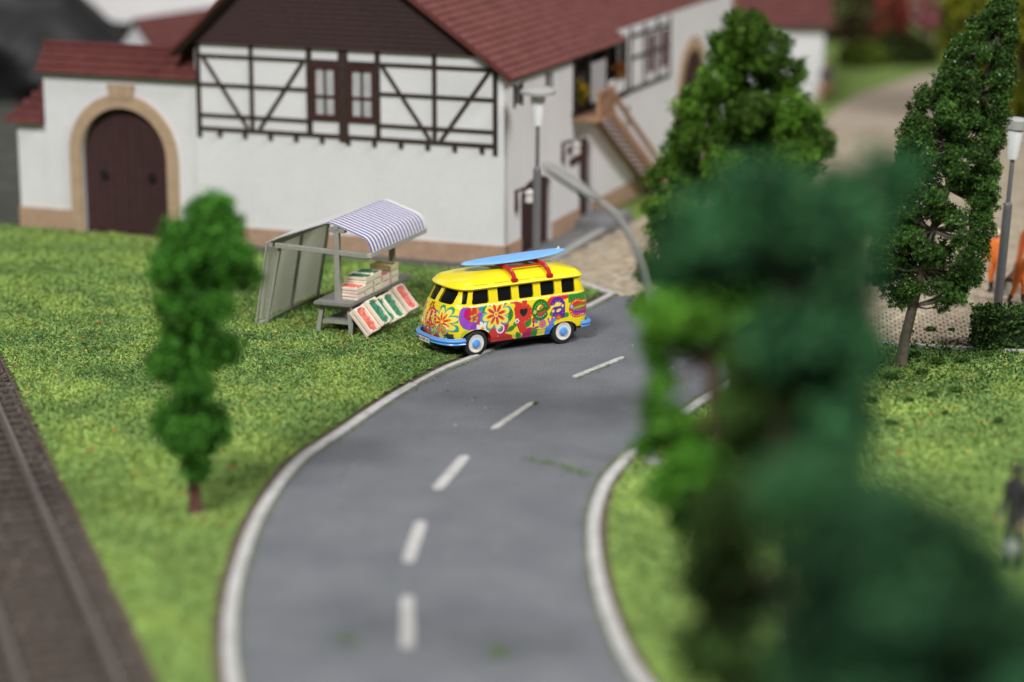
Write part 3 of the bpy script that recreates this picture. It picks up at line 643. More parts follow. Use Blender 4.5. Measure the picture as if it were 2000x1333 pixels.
# ================================================================== CAMPER VAN (local x forward, y to its own near flank, z up)
fwp, rwp = Vector((-.99, 62.8)), Vector((1.44, 64.25)); hd = (fwp - rwp).normalized(); lfv = Vector((-hd.y, hd.x))
bmid = (fwp + rwp) / 2 - lfv * .96
bus = thing('camper_van', 'yellow toy camper van painted all over with flowers and the word Peace', 'van', (bmid.x, bmid.y, 0.0), math.atan2(hd.y, hd.x))
def lerp_tab(tab, z):
    for (a, va), (b, vb) in zip(tab, tab[1:]):
        if z <= b: t = (z - a) / (b - a); return va + (vb - va) * t
    return tab[-1][1]
def sm_tab(tab, z):
    xs = [t[0] for t in tab]
    for i in range(len(tab) - 1):
        if z <= xs[i + 1]:
            t = (z - xs[i]) / (xs[i + 1] - xs[i]); p0 = tab[max(i - 1, 0)][1]; p1 = tab[i][1]; p2 = tab[i + 1][1]; p3 = tab[min(i + 2, len(tab) - 1)][1]
            return .5 * (2 * p1 + (p2 - p0) * t + (2 * p0 - 5 * p1 + 4 * p2 - p3) * t * t + (3 * p1 - p0 - 3 * p2 + p3) * t ** 3)
    return tab[-1][1]
HW = [(.34, .93), (.5, .985), (.8, 1.01), (1.15, 1.01), (1.40, .985), (1.425, .96), (1.46, .945), (1.86, .885)]
NX = [(.34, 2.18), (.5, 2.29), (.8, 2.34), (1.1, 2.29), (1.40, 2.16), (1.425, 2.135), (1.46, 2.11), (1.86, 1.87)]
RX = [(.34, -2.24), (.5, -2.33), (.8, -2.39), (1.15, -2.40), (1.40, -2.36), (1.425, -2.33), (1.46, -2.31), (1.86, -2.16)]
ROOF = [(1.865, .90, 1.89, -2.17), (1.875, .95, 1.965, -2.215), (1.90, .965, 1.985, -2.23), (1.925, .955, 1.975, -2.22), (1.935, .935, 1.95, -2.20), (1.97, .915, 1.91, -2.17), (2.02, .87, 1.83, -2.11), (2.07, .80, 1.72, -2.02),
        (2.12, .70, 1.54, -1.86), (2.16, .58, 1.30, -1.65), (2.19, .44, 1.0, -1.34), (2.21, .28, .63, -.9), (2.22, .12, .28, -.42)]
st_ = .0145
rowsz = []; zc_ = .34
while zc_ < 1.86: rowsz.append((zc_, sm_tab(HW, zc_), sm_tab(NX, zc_), sm_tab(RX, zc_))); zc_ += st_
rowsz += ROOF
XF, XR = 1.40, -1.84; nF, nS, nR = 84, 230, 54
def plan(hwid, nx, rx, sx=1.0):
    pts = []
    xf = XF if nx - XF > .25 else nx * .68; xr = XR if XR - rx > .1 else rx * .8
    pF, pR = 2.55, 2.9
    for i in range(nF):                       # from nose centre to near front corner
        t = (i / nF) * math.pi / 2; cx = abs(math.cos(t)) ** (2 / pF); sy_ = abs(math.sin(t)) ** (2 / pF); pts.append((xf + (nx - xf) * cx, hwid * sy_))
    for i in range(nS): pts.append((xf + (xr - xf) * i / nS, hwid))
    for i in range(nR + 1):
        t = math.pi / 2 - (i / nR) * math.pi / 2; cx = abs(math.cos(t)) ** (2 / pR); sy_ = abs(math.sin(t)) ** (2 / pR); pts.append((xr + (rx - xr) * cx, hwid * sy_))
    return pts + [(x, -y) for x, y in reversed(pts[1:-1])]
GR = np.array([[(x, y, z) for x, y in plan(h_, nx, rx)] for z, h_, nx, rx in rowsz])          # rows x cols x 3
nr_, nc_ = GR.shape[:2]; Vb_ = GR.reshape(-1, 3)
d1 = np.roll(GR, -1, 1) - np.roll(GR, 1, 1); d2 = np.gradient(GR, axis=0); NRM = np.cross(d1, d2); NRM /= np.linalg.norm(NRM, axis=2)[..., None] + 1e-9
if (NRM[20, nF + 20] * np.array([0, 1, 0])).sum() < 0: NRM = -NRM
FC = (GR[:-1] + np.roll(GR, -1, 1)[:-1] + GR[1:] + np.roll(GR, -1, 1)[1:]) / 4                 # face centres
fx, fy, fz = FC[..., 0], FC[..., 1], FC[..., 2]; ay = np.abs(fy)
def rrect(u, v, u0, u1, v0, v1, r=.05, shear=0.0):
    uu = u - shear * (v - v0); cu, cv = (u0 + u1) / 2, (v0 + v1) / 2
    dx = np.maximum(np.abs(uu - cu) - (u1 - u0) / 2 + r, 0); dy = np.maximum(np.abs(v - cv) - (v1 - v0) / 2 + r, 0); return dx * dx + dy * dy < r * r
sidef = (ay > .80); frontf = (fx > 1.6) & (ay < .83)
WIN = []
for s_ in (1, -1):
    sd = sidef & (fy * s_ > 0)
    WIN.append((sd & rrect(fx, fz, .99, 1.53, 1.475, 1.84, .05, -.19 * (fx > 1.25) )))
    for x0, x1 in ((.255, .70), (-.44, .02), (-1.13, -.68), (-1.80, -1.37)): WIN.append(sd & rrect(fx, fz, x0, x1, 1.47, 1.845, .05))
    WIN.append((ay > .6) & (fy * s_ > 0) & rrect(fx, fz, 1.685, 1.80, 1.50, 1.84, .03, -.28))
    WIN.append((fx > 1.5) & (fy * s_ > 0) & rrect(ay, fz, .085, .665, 1.475, 1.83, .07))
WIN.append((fx < -1.9) & rrect(fy, fz, -.5, .5, 1.49, 1.83, .08))
ARCH = [(np.abs(fx - 1.41) / .47) ** 2.2 + (np.maximum(fz - .36, 0) / .42) ** 2.2 < 1, (np.abs(fx + 1.42) / .44) ** 2.2 + (np.maximum(fz - .36, 0) / .30) ** 2.2 < 1]
ARCH = [a & (ay > .55) & (fz < .85) for a in ARCH]
ARCH.append((fx < -1.55) & (fz < .47) & (fx > -2.02) & (ay > .7))                                    # notch behind the rear wheel
# ---- printed decoration (flat print): colour per vertex
YEL = np.array((.90, .72, .012)); RED = np.array((.62, .035, .025)); GRN = np.array((.035, .26, .03)); DGR = np.array((.012, .13, .02)); PUR = np.array((.10, .02, .30)); VIO = np.array((.28, .07, .5))
TEA = np.array((.01, .32, .42)); ORA = np.array((.85, .22, .02)); MAG = np.array((.48, .01, .12)); WHT = np.array((.85, .82, .78)); BLU = np.array((.06, .25, .75)); LYE = np.array((.9, .75, .1)); BLK = np.array((.01, .015, .01)); LIM = np.array((.45, .55, .02))
class Print:
    def __init__(s, u, v, base): s.u, s.v = u, v; s.c = np.repeat(base[None], len(u), 0).astype(float)
    def put(s, m, col): s.c[m] = col
    def disc(s, x, y, r, col, ry=None): s.put(((s.u - x) / r) ** 2 + ((s.v - y) / (ry or r)) ** 2 < 1, col)
    def ring(s, x, y, r0, r1, col): d = np.hypot(s.u - x, s.v - y); s.put((d > r0) & (d < r1), col)
    def line(s, pts, wd, col):
        for (ax, ay_), (bx, by) in zip(pts, pts[1:]):
            dx, dy = bx - ax, by - ay_; t = np.clip(((s.u - ax) * dx + (s.v - ay_) * dy) / (dx * dx + dy * dy + 1e-9), 0, 1); s.put(np.hypot(s.u - ax - t * dx, s.v - ay_ - t * dy) < wd, col)
    def arc(s, x, y, r, a0, a1, wd, col, ry=None):
        n = 22; s.line([(x + r * math.cos(math.radians(a0 + (a1 - a0) * i / n)), y + (ry or r) * math.sin(math.radians(a0 + (a1 - a0) * i / n))) for i in range(n + 1)], wd, col)
    def dots(s, x, y, r, a0, a1, n, dr, col):
        for i in range(n): a = math.radians(a0 + (a1 - a0) * i / max(1, n - 1)); s.disc(x + r * math.cos(a), y + r * math.sin(a), dr, col)
    def petals(s, x, y, r, n, wd, col, ph=0.0):
        for k in range(n):
            a = 2 * math.pi * k / n + ph; du, dv = s.u - x, s.v - y; p = du * math.cos(a) + dv * math.sin(a); q = -du * math.sin(a) + dv * math.cos(a)
            s.put(((p - r * .55) / (r * .5)) ** 2 + (q / (wd * np.clip(.45 + .65 * p / r, .1, 1.1))) ** 2 < 1, col)
    def flower(s, x, y, r, n, cols, ph=0.0, wd=.36):
        for t in cols: s.petals(x, y, r * t[0], n, r * (t[2] if len(t) > 2 else wd) * t[0], t[1], ph)
    def leaf(s, x, y, ln, wd, ang_, col, vein=None):
        a = math.radians(ang_); du, dv = s.u - x, s.v - y; p = (du * math.cos(a) + dv * math.sin(a)) / ln; q = -du * math.sin(a) + dv * math.cos(a)
        s.put((p > 0) & (p < 1) & (np.abs(q) < wd * np.sin(np.pi * np.clip(p, 0, 1)) ** .8), col)
        if vein is not None: s.put((p > .05) & (p < .95) & (np.abs(q) < .012), vein)
    def heart(s, x, y, r, col):
        du, dv = (s.u - x) / r, (s.v - y) / r; s.put((du * du + dv * dv - .6) ** 3 - du * du * dv ** 3 * 1.5 < 0, col)
def side_print(u, v):            # u runs from nose to tail along the flank, v is height
    P = Print(u, v, YEL)
    # ground patches of colour along the sill
    P.put((v < .52 + .10 * np.sin(u * 4.2 + .4)) & (u > -1.05) & (u < .45), MAG); P.put((v < .50 + .05 * np.sin(u * 9)) & (u > -.75) & (u < -.2), RED * .9)
    P.put((v < .58 + .06 * np.sin(u * 7)) & (u > .35) & (u < 1.1), GRN); P.put((v < .5) & (u > .55) & (u < .8), LYE); P.put((v < .6) & (u > .82) & (u < 1.1), BLU)
    P.disc(-.10, .44, .17, LYE, .1)
    # collage behind the front door
    P.disc(-1.70, 1.12, .22, VIO, .32); P.disc(-1.62, 1.22, .17, MAG); P.disc(-1.48, 1.27, .15, RED); P.disc(-1.30, 1.30, .13, ORA); P.disc(-1.08, 1.33, .13, VIO); P.disc(-1.2, .98, .26, RED, .22); P.disc(-1.0, .92, .24, VIO, .2); P.disc(-1.45, .98, .12, RED)
    P.flower(-1.50, 1.10, .17, 5, [(1, RED), (.72, LIM), (.4, MAG)]); P.flower(-1.17, 1.12, .21, 7, [(1, VIO)]); P.disc(-1.17, 1.12, .085, LIM); P.disc(-1.17, 1.12, .055, ORA)
    P.disc(-1.28, 1.33, .07, TEA); P.leaf(-1.62, .68, .36, .17, 62, VIO * 1.1); P.leaf(-1.58, .72, .28, .09, 62, VIO * .8)
    P.disc(-1.72, .62, .16, LIM, .16); P.disc(-1.55, .58, .2, YEL); P.flower(-1.80, .52, .11, 6, [(1, ORA), (.6, LYE)]); P.disc(-1.58, .56, .06, LIM)
    P.flower(-1.24, .76, .22, 8, [(1, WHT)], .2, .3); P.disc(-1.24, .76, .085, LYE); P.disc(-1.24, .76, .05, ORA)
    P.put((v < .86) & (u > -1.0) & (u < -.62) & (v > .5), MAG); P.disc(-.62, .80, .2, MAG, .3); P.put((v < .78) & (u > -1.02) & (u < -.74), RED)
    # big flower
    P.flower(-.80, 1.13, .45, 8, [(1.06, TEA, .30), (.92, LYE, .28), (.66, ORA, .20), (.58, RED, .15), (.34, MAG, .2)], .2)
    for k, c in ((1, DGR), (2, DGR), (3, GRN)): P.arc(-.80, 1.13, .415, k * 45 - 5, k * 45 + 30, .035, c)
    P.disc(-.80, 1.13, .07, LYE); P.disc(-.80, 1.13, .04, ORA); P.ring(-.66, .70, .09, .13, WHT)
    # leaves and stem
    P.leaf(-.36, .88, .36, .085, 82, GRN, DGR); P.leaf(-.50, .60, .36, .08, 20, GRN, DGR); P.leaf(-.25, .70, .24, .08, 45, GRN); P.line([(-.42, .62), (-.40, .9)], .012, RED)
    P.leaf(-.15, .55, .3, .08, -55, GRN); P.leaf(.1, .62, .36, .11, 50, GRN, DGR); P.leaf(.3, .85, .34, .12, 128, GRN)
    # red ribbon behind the letters
    P.line([(.45, .82), (.75, 1.05), (1.05, 1.34), (1.5, 1.40), (1.8, 1.41)], .10, RED); P.line([(1.0, .92), (1.3, .82), (1.5, .84)], .07, GRN); P.line([(.95, .62), (1.2, .84)], .05, BLU)
    P.put((u > 1.55) & (v > 1.18) & (v < 1.42), GRN)
    for k in range(6): P.line([(1.6 + .1 * k, 1.42), (1.72 + .09 * k, 1.05)], .012, DGR)
    # P
    P.line([(-.10, 1.2), (-.06, .86), (.06, .60)], .12, RED); P.disc(.10, 1.06, .265, RED, .27); P.disc(-.13, 1.36, .075, RED); P.disc(.13, 1.38, .085, RED); P.line([(-.3, 1.41), (-.08, 1.36), (.05, 1.3)], .035, RED)
    P.heart(.085, 1.05, .135, BLK); P.dots(.10, 1.06, .225, -80, 100, 7, .016, ORA); P.flower(-.13, .86, .07, 6, [(1, WHT)]); P.disc(-.13, .86, .03, PUR)
    # e
    def e_letter(x, y, r, wd, col):
        P.arc(x, y, r, 8, 322, wd, col, r * 1.12); P.line([(x - r * .8, y - .055), (x + r * .98, y + .045)], wd * .62, col)
    e_letter(.63, 1.08, .205, .078, GRN * .6); P.leaf(.53, 1.09, .22, .05, 35, LYE); P.line([(.6, 1.12), (.70, 1.19)], .022, RED); P.dots(.63, 1.08, .20, 30, 170, 7, .017, GRN * 2.2 + .1); P.dots(.63, 1.08, .20, 235, 320, 5, .017, WHT * .8); P.disc(.45, 1.04, .05, LYE); P.disc(.45, 1.04, .02, RED)
    # a
    P.arc(1.19, 1.15, .165, 15, 165, .072, PUR); P.line([(1.36, 1.20), (1.37, .85)], .075, PUR); P.disc(1.18, .98, .2, PUR, .155); P.line([(.98, 1.135), (1.24, 1.15)], .026, LYE); P.leaf(1.12, 1.14, .22, .045, 15, LYE); P.leaf(1.14, .97, .19, .045, 20, LYE); P.disc(1.05, 1.0, .042, LYE); P.disc(1.36, 1.12, .042, LYE)
    for q in ((1.04, 1.2), (1.14, 1.27), (1.25, 1.26), (1.33, 1.2), (1.37, 1.02), (1.36, .92), (1.22, .88), (1.12, .88), (1.02, .93), (1.26, 1.04)): P.disc(q[0], q[1], .015, VIO * 1.3 + .1)
    # c with a painted hand
    P.disc(1.84, .99, .27, RED, .27); 
    for k, c in enumerate((GRN, LIM, GRN, VIO, PUR, VIO)): P.line([(1.72, 1.02 - .03 * k), (2.05, 1.12 - .045 * k - .02 * k)], .017, c)
    P.disc(1.66, 1.05, .055, BLU * 1.2); P.disc(1.66, 1.05, .022, WHT); P.dots(1.84, .99, .225, 40, 150, 8, .018, LYE); P.dots(1.84, .99, .225, 200, 300, 6, .018, LYE)
    # e round the tail corner
    P.disc(2.20, .88, .13, RED, .26); P.flower(2.17, .95, .08, 6, [(1, WHT)]); P.disc(2.17, .95, .05, PUR); P.disc(2.2, .70, .025, ORA)
    # Love
    P.line([(.40, .76), (.42, .58), (.56, .60)], .028, MAG); P.dots(.41, .67, .06, 60, 280, 4, .012, WHT); P.disc(.50, .76, .05, TEA); P.ring(.70, .67, .075, .125, VIO); P.ring(.70, .67, .09, .115, RED); P.disc(.70, .67, .075, ORA); P.line([(.70, .74), (.70, .60)], .012, VIO); P.line([(.64, .62), (.70, .67), (.76, .62)], .012, VIO); P.dots(.70, .67, .1, 0, 330, 11, .011, WHT)
    P.line([(.88, .80), (.96, .62), (1.02, .80)], .026, VIO); P.dots(.96, .7, .06, 30, 330, 6, .011, WHT); P.disc(1.02, .83, .03, RED); P.disc(1.22, .80, .10, RED, .07); P.disc(1.23, .80, .045, LIM, .028); P.disc(1.23, .80, .02, RED)
    P.put(v > 1.425, YEL); return P.c
def front_print(u, v):           # u across the nose (own right to own left), v height
    P = Print(u, v, YEL)
    P.flower(-.12, 1.32, .13, 6, [(1, RED * .6), (.5, LIM)]); P.flower(-.62, 1.2, .18, 6, [(1, MAG), (.6, ORA)]); P.flower(-.7, .8, .25, 6, [(1, RED), (.7, MAG), (.4, LYE)]); P.disc(-.45, .6, .2, RED, .12)
    P.flower(.52, 1.0, .40, 8, [(1.1, GRN, .29), (1.02, TEA, .27), (.92, LYE, .26), (.62, ORA, .18), (.45, RED, .17)], .3); P.disc(.52, 1.0, .07, ORA); P.disc(.52, 1.0, .04, LYE)
    P.disc(0, .98, .30, RED, .33); P.disc(0, .98, .20, LYE, .23); P.line([(0, 1.25), (0, .7)], .05, RED); P.line([(-.17, .80), (0, 1.0), (.17, .80)], .05, RED); P.dots(0, .98, .25, 0, 345, 16, .02, WHT); P.dots(0, .98, .1, 60, 300, 4, .02, WHT); P.disc(.1, 1.04, .05, LIM)
    P.flower(-.12, .58, .2, 6, [(1, PUR), (.85, RED), (.4, ORA)], .4); P.disc(.13, .68, .09, TEA); P.disc(.13, .7, .05, LYE); P.disc(.30, .52, .16, RED, .1); P.put((v < .5) & (u > .35) & (u < .8), RED); P.put((np.abs(u - .74) < .08) & (v > .5) & (v < .68), BLK * 3)
    P.ring(.5, .72, .0, .17, TEA); P.ring(.5, .72, .0, .13, ORA); P.disc(.5, .56, .10, TEA); P.disc(.5, .6, .08, LYE)
    P.disc(-.1, .72, .04, WHT); P.put(v > 1.43, YEL); return P.c
paint = np.repeat(YEL[None], len(Vb_), 0)
ff = (Vb_[:, 0] > 1.93) | ((Vb_[:, 0] > 1.80) & (np.abs(Vb_[:, 1]) < .88)); low = Vb_[:, 2] < 1.43
m_ = ff & low; paint[m_] = front_print(Vb_[m_, 1], Vb_[m_, 2])
m_ = ~ff & low; uu = -Vb_[:, 0].copy(); sgn_far = Vb_[:, 1] < 0; uu[sgn_far] = Vb_[sgn_far, 0]; uu[(Vb_[:, 0] < -2.0)] = 1.95 + (1 - np.abs(Vb_[(Vb_[:, 0] < -2.0), 1])) * .6
paint[m_] = side_print(uu[m_], Vb_[m_, 2])
# ---- body mesh with openings and reveals
def vid(i, j): return i * nc_ + (j % nc_)
cut = np.zeros(fx.shape, bool); wins = np.zeros(fx.shape, bool)
for a in WIN: wins |= a
for a in ARCH: cut |= a
gone = wins | cut
INS = GR - NRM * np.array([.05]); 
VV = [tuple(p) for p in Vb_]; FF = []; inset = {}
def iv(i, j, d):
    k = (i, j % nc_, d)
    if k not in inset: inset[k] = len(VV); VV.append(tuple(GR[i, j % nc_] - NRM[i, j % nc_] * d)); extra.append(paint[vid(i, j)])
    return inset[k]
extra = []
for i in range(nr_ - 1):
    gi = gone[i]
    for j in range(nc_):
        if gi[j]:
            d = .05 if wins[i, j] else .16
            for (ii, jj, e) in ((i, j - 1, ((i, j), (i + 1, j))), (i, (j + 1) % nc_, ((i + 1, j + 1), (i, j + 1))), (i - 1, j, ((i, j + 1), (i, j))), (i + 1, j, ((i + 1, j), (i + 1, j + 1)))):
                if 0 <= ii < nr_ - 1 and not gone[ii, jj]:
                    (a0, a1), (b0, b1) = e; FF.append((vid(a0, a1), vid(b0, b1), iv(b0, b1, d), iv(a0, a1, d)))
        else: FF.append((vid(i, j), vid(i, j + 1), vid(i + 1, j + 1), vid(i + 1, j)))
FF.append(tuple(vid(nr_ - 1, j) for j in range(nc_)))
M_body = mat('van_paint', (1, 1, 1), .28, attr='paint', coat=.6, spec=.5)
body = mesh_obj('body', VV, FF, M_body, bus, smooth=True)
ca = body.data.color_attributes.new('paint', 'FLOAT_COLOR', 'POINT'); pc = np.ones((len(VV), 4), np.float32); pc[:len(Vb_), :3] = paint
if extra: pc[len(Vb_):, :3] = np.array(extra)
ca.data.foreach_set('color', pc.ravel())
M_pane = mat('van_window', (.006, .006, .007), .3, spec=.22)
for wmask in WIN:
    idx = np.argwhere(wmask); mp = {}; V = []; F = []
    for i, j in idx:
        q = []
        for (a, b) in ((i, j), (i, j + 1), (i + 1, j + 1), (i + 1, j)):
            k = (a, b % nc_)
            if k not in mp: mp[k] = len(V); V.append(tuple(GR[k] - NRM[k] * .042))
            q.append(mp[k])
        F.append(tuple(q))
    if F: mesh_obj('window', V, F, M_pane, bus, smooth=True)
# underside, arches
M_black = mat('chassis_black', (.010, .010, .010), .6)
MB().box(-2.0, 2.0, -.78, .78, .22, .66).build('chassis', M_black, bus, bevel=.05)
for x, r in ((1.41, .5), (-1.42, .46)):
    for s_ in (1, -1): MB().box(x - r, x + r, min(s_ * .55, s_ * .80), max(s_ * .55, s_ * .80), .34, .80 if x > 0 else .70).build('wheel_well', M_black, bus)
MB().box(-2.05, -1.5, -.8, .8, .42, .5).build('rear_valance', M_black, bus)
# wheels
M_tyre = mat('tyre', (.014, .014, .015), .75, var=.3, scale=8); M_rim = mat('rim_white', (.72, .70, .64), .35, var=.05, scale=6); M_blue = mat('blue_plastic', (.11, .33, .78), .32, var=.1, scale=4, coat=.25)
def wheel(x, s_, steer=0.0):
    wl = MB().lathe([(.22, -.10), (.345, -.10), (.37, -.05), (.372, .04), (.36, .085), (.33, .10), (.262, .10), (.25, .07)], 36).build('wheel', M_tyre, bus, smooth=True)
    wl.location = (x, s_ * .87, .365); wl.rotation_euler = (math.radians(-90) * s_, 0, steer)
    MB().lathe([(.262, .05), (.258, .085), (.245, .095), (.20, .085), (.155, .075), (.10, .08)], 32).build('rim', M_rim, wl, smooth=True)
    MB().lathe([(.125, .06), (.125, .10), (.105, .135), (.06, .15), (.01, .152)], 24).build('hub_cap', M_blue, wl, smooth=True)
for x in (1.41, -1.42):
    for s_ in (1, -1): wheel(x, s_, math.radians(4) if x > 0 else 0)
for x in (1.41, -1.42): MB().tube([(x, -.8, .365), (x, .8, .365)], .07, 8).build('axle', M_black, bus)
# bumpers
def bumper(front):
    pts = []; xs = 1 if front else -1; nose = 2.44 if front else -2.52; xe = 1.78 if front else -2.0
    for i in range(33):
        t = -math.pi / 2 + math.pi * i / 32; pts.append((xe + (nose - xe) * abs(math.cos(t)) ** .72, (1.03 if front else 1.0) * (1 if t > 0 else -1) * abs(math.sin(t)) ** .78))
    prof = [(.0, -.085), (.05, -.09), (.085, -.06), (.06, -.03), (.06, -.005), (.10, .015), (.10, .045), (.06, .065), (.055, .085), (.02, .10), (-.02, .08)]
    V = []; n = len(pts); k = len(prof); zc0 = .47 if front else .50
    for i, (x, y) in enumerate(pts):
        a, b = pts[max(i - 1, 0)], pts[min(i + 1, n - 1)]; t = Vector((b[0] - a[0], b[1] - a[1])).normalized(); o_ = Vector((t.y, -t.x)); 
        if o_.dot(Vector((x - xe * .2, y))) < 0: o_ = -o_
        for (d, dz) in prof: V.append((x + o_.x * (d - .06), y + o_.y * (d - .06), zc0 + dz))
    F = [(i * k + j, (i + 1) * k + j, (i + 1) * k + (j + 1) % k, i * k + (j + 1) % k) for i in range(n - 1) for j in range(k)] + [tuple(range(k)), tuple(range((n - 1) * k, n * k))]
    b = MB().add(V, F); return b.build('front_bumper' if front else 'rear_bumper', M_blue, bus, smooth=True)
bumper(True); bumper(False)
# number plate with its characters
pl = MB().box(-.012, .012, -.29, .29, -.075, .075).build('number_plate', mat('plate_white', (.78, .77, .72), .5), bus, bevel=.008, seg=1)
pl.location = (2.50, -.02, .435)
for z in (-.078, .078): MB().box(-.014, .0145, -.295, .295, z - .007, z + .007).build('plate_edge', M_black, pl)
cu = bpy.data.curves.new('plate_text', 'FONT'); cu.body = 'N-VW 41'; cu.size = .155; cu.align_x = 'CENTER'; cu.align_y = 'CENTER'; cu.extrude = .002
to = bpy.data.objects.new('plate_text', cu); COL.objects.link(to); dg = bpy.context.evaluated_depsgraph_get(); me = bpy.data.meshes.new_from_object(to.evaluated_get(dg)); bpy.data.objects.remove(to)
me.materials.clear(); me.materials.append(M_black); tx = link(bpy.data.objects.new('plate_lettering', me), pl); tx.rotation_euler = (math.radians(90), 0, math.radians(90)); tx.location = (.0155, 0, -.005); tx.scale = (.95, 1, 1)
# headlights
for s_ in (1, -1):
    t_ = Vector((2.185, s_ * .60, .78)); q = Vector((1, .35 * s_, .06)).to_track_quat('Z', 'Y').to_matrix().to_4x4()
    h_ = MB().lathe([(.135, -.02), (.14, .05), (.125, .075), (.11, .07)], 24, Matrix.Translation(t_) @ q).build('headlight', mat('chrome_ring', (.55, .45, .2), .25, var=.4, scale=12), bus, smooth=True)
    MB().lathe([(.115, .03), (.10, .075), (.06, .095), (.005, .10)], 20, Matrix.Translation(t_) @ q).build('lens', mat('lens_print', (.42, .10, .06), .25, scale=18, col2=(.6, .42, .05), coat=.5), h_, smooth=True)
# mirrors-free nose: wiper line, roof ribs and skylight ribs
M_yel = mat('van_yellow', tuple(YEL), .28, coat=.6)
for s_ in (1, -1):
    for x0, x1 in ((1.0, 1.45), (.30, .80), (-.35, .1), (-1.0, -.5)):
        MB().box(x0, x1, -.012, .012, -.03, .03).build('roof_rib', M_yel, bus, bevel=.008, seg=1).location = (0, s_ * .903, 1.985)
    MB().box(-.012, .012, -.012, .012, -.04, .04).build('door_hinge', M_yel, bus).location = (1.56, s_ * .975, 1.32)
MB().box(2.06, 2.2, -.035, .035, 1.5, 1.84).build('windscreen_pillar', M_yel, bus)
bpy.data.objects.remove(bus.children[-1])
# roof rack
M_rack = mat('rack_red', (.50, .008, .022), .32, coat=.3)
rk = MB().box(-1.02, .22, -.56, -.50, 2.255, 2.30).build('roof_rack', M_rack, bus, bevel=.012, seg=1)
for y in (.0, .53): MB().box(-1.02, .22, y - .03, y + .03, 2.255, 2.30).build('rack_rail', M_rack, rk, bevel=.012, seg=1)
for x in (.16, -.98):
    MB().tube([(x, -.90, 2.02), (x, -.87, 2.13), (x, -.80, 2.19), (x, -.55, 2.28), (x, 0, 2.30), (x, .55, 2.28), (x, .80, 2.19), (x, .87, 2.13), (x, .90, 2.02)], .06, 8).build('cross_bar', M_rack, rk, smooth=True)
    for s_ in (1, -1): MB().box(x - .10, x + .10, s_ * .91 - .05, s_ * .91 + .06, 1.96, 2.06).build('clamp', M_rack, rk, bevel=.02)
# ---- surfboard lying on the rack
def surfboard():
    n, k = 40, 16; V = []; Lb = 3.38; Wb = .45
    for i in range(n + 1):
        t = i / n; x = -Lb / 2 + Lb * t; wv = Wb * (max(0, 1 - abs(2 * t - 1) ** 2.3)) ** .62 + .004; zr = .03 * (2 * t - 1) ** 2
        for j in range(k):
            a = 2 * math.pi * j / k; V.append((x, wv * math.cos(a), zr + .06 * math.sin(a) * (.25 + .75 * min(1, wv / .2))))
    F = [(i * k + j, (i + 1) * k + j, (i + 1) * k + (j + 1) % k, i * k + (j + 1) % k) for i in range(n) for j in range(k)] + [tuple(range(k))[::-1], tuple(range(n * k, (n + 1) * k))]
    o = mesh_obj('surfboard', V, F, mat('board_blue', (.16, .40, .80), .5, scale=2.2, col2=(.24, .49, .86), bump=.25, bscale=14, stretch=(1, 6, 6)), None, smooth=True)
    return tag(o, 'light blue surfboard lying on the red roof rack of the yellow van', 'surfboard')
sb = surfboard(); p = Matrix.Rotation(bus.rotation_euler.z, 4, 'Z') @ Vector((-.36, .0, 0)); sb.location = (bmid.x + p.x, bmid.y + p.y, 2.41); sb.rotation_euler = (0, math.radians(1.2), bus.rotation_euler.z)
fin = MB().add([(-1.52, -.012, .02), (-1.34, -.012, .02), (-1.50, -.006, .16), (-1.52, .012, .02), (-1.34, .012, .02), (-1.50, .006, .16)], [(0, 1, 2), (5, 4, 3), (0, 3, 4, 1), (1, 4, 5, 2), (2, 5, 3, 0)]).build('fin', mat('fin_white', (.7, .68, .62), .5), sb)

# ================================================================== MARKET STALL (local x = width, y = length away from camera)
SO = Vector((-7.37, 66.57)); SA = math.radians(21.5)
stall = thing('market_stall', 'grey wooden market stall with blue and white striped awning and open back sheet', 'market stall', (SO.x, SO.y, 0), -SA)
M_sgrey = mat('stall_grey', (.30, .30, .26), .65, var=.12, scale=9, bump=.15); M_sgrey2 = mat('stall_top', (.20, .195, .18), .7, var=.2, scale=8, bump=.2, stretch=(1, .2, 1))
SL_ = 3.75
# posts and cross bars
for y in (.0, SL_): 
    MB().box(2.50, 2.66, y - .08, y + .08, .92, 3.05).build('post', M_sgrey, stall, bevel=.015, seg=1)
    MB().bar((.62, y, 2.40), (3.62, y, 2.30), .14, .14, (0, 0, 1)).build('cross_bar', M_sgrey, stall, bevel=.012, seg=1)
    MB().bar((2.35, y + .02, 2.98), (2.85, y + .02, 2.98), .18, .13).build('ridge_bracket', M_sgrey, stall, bevel=.012, seg=1)
MB().bar((2.58, -.1, 3.06), (2.58, SL_ + .1, 3.06), .13, .12).build('ridge_pole', M_sgrey, stall)
MB().bar((3.62, -.12, 2.33), (3.62, SL_ + .1, 2.33), .13, .13).build('front_rail', mat('rail_pale', (.42, .42, .38), .6, var=.2, scale=10), stall, bevel=.012, seg=1)
MB().bar((.50, -.1, 2.42), (.50, SL_ + .1, 2.42), .12, .12).build('back_rail', M_sgrey, stall)
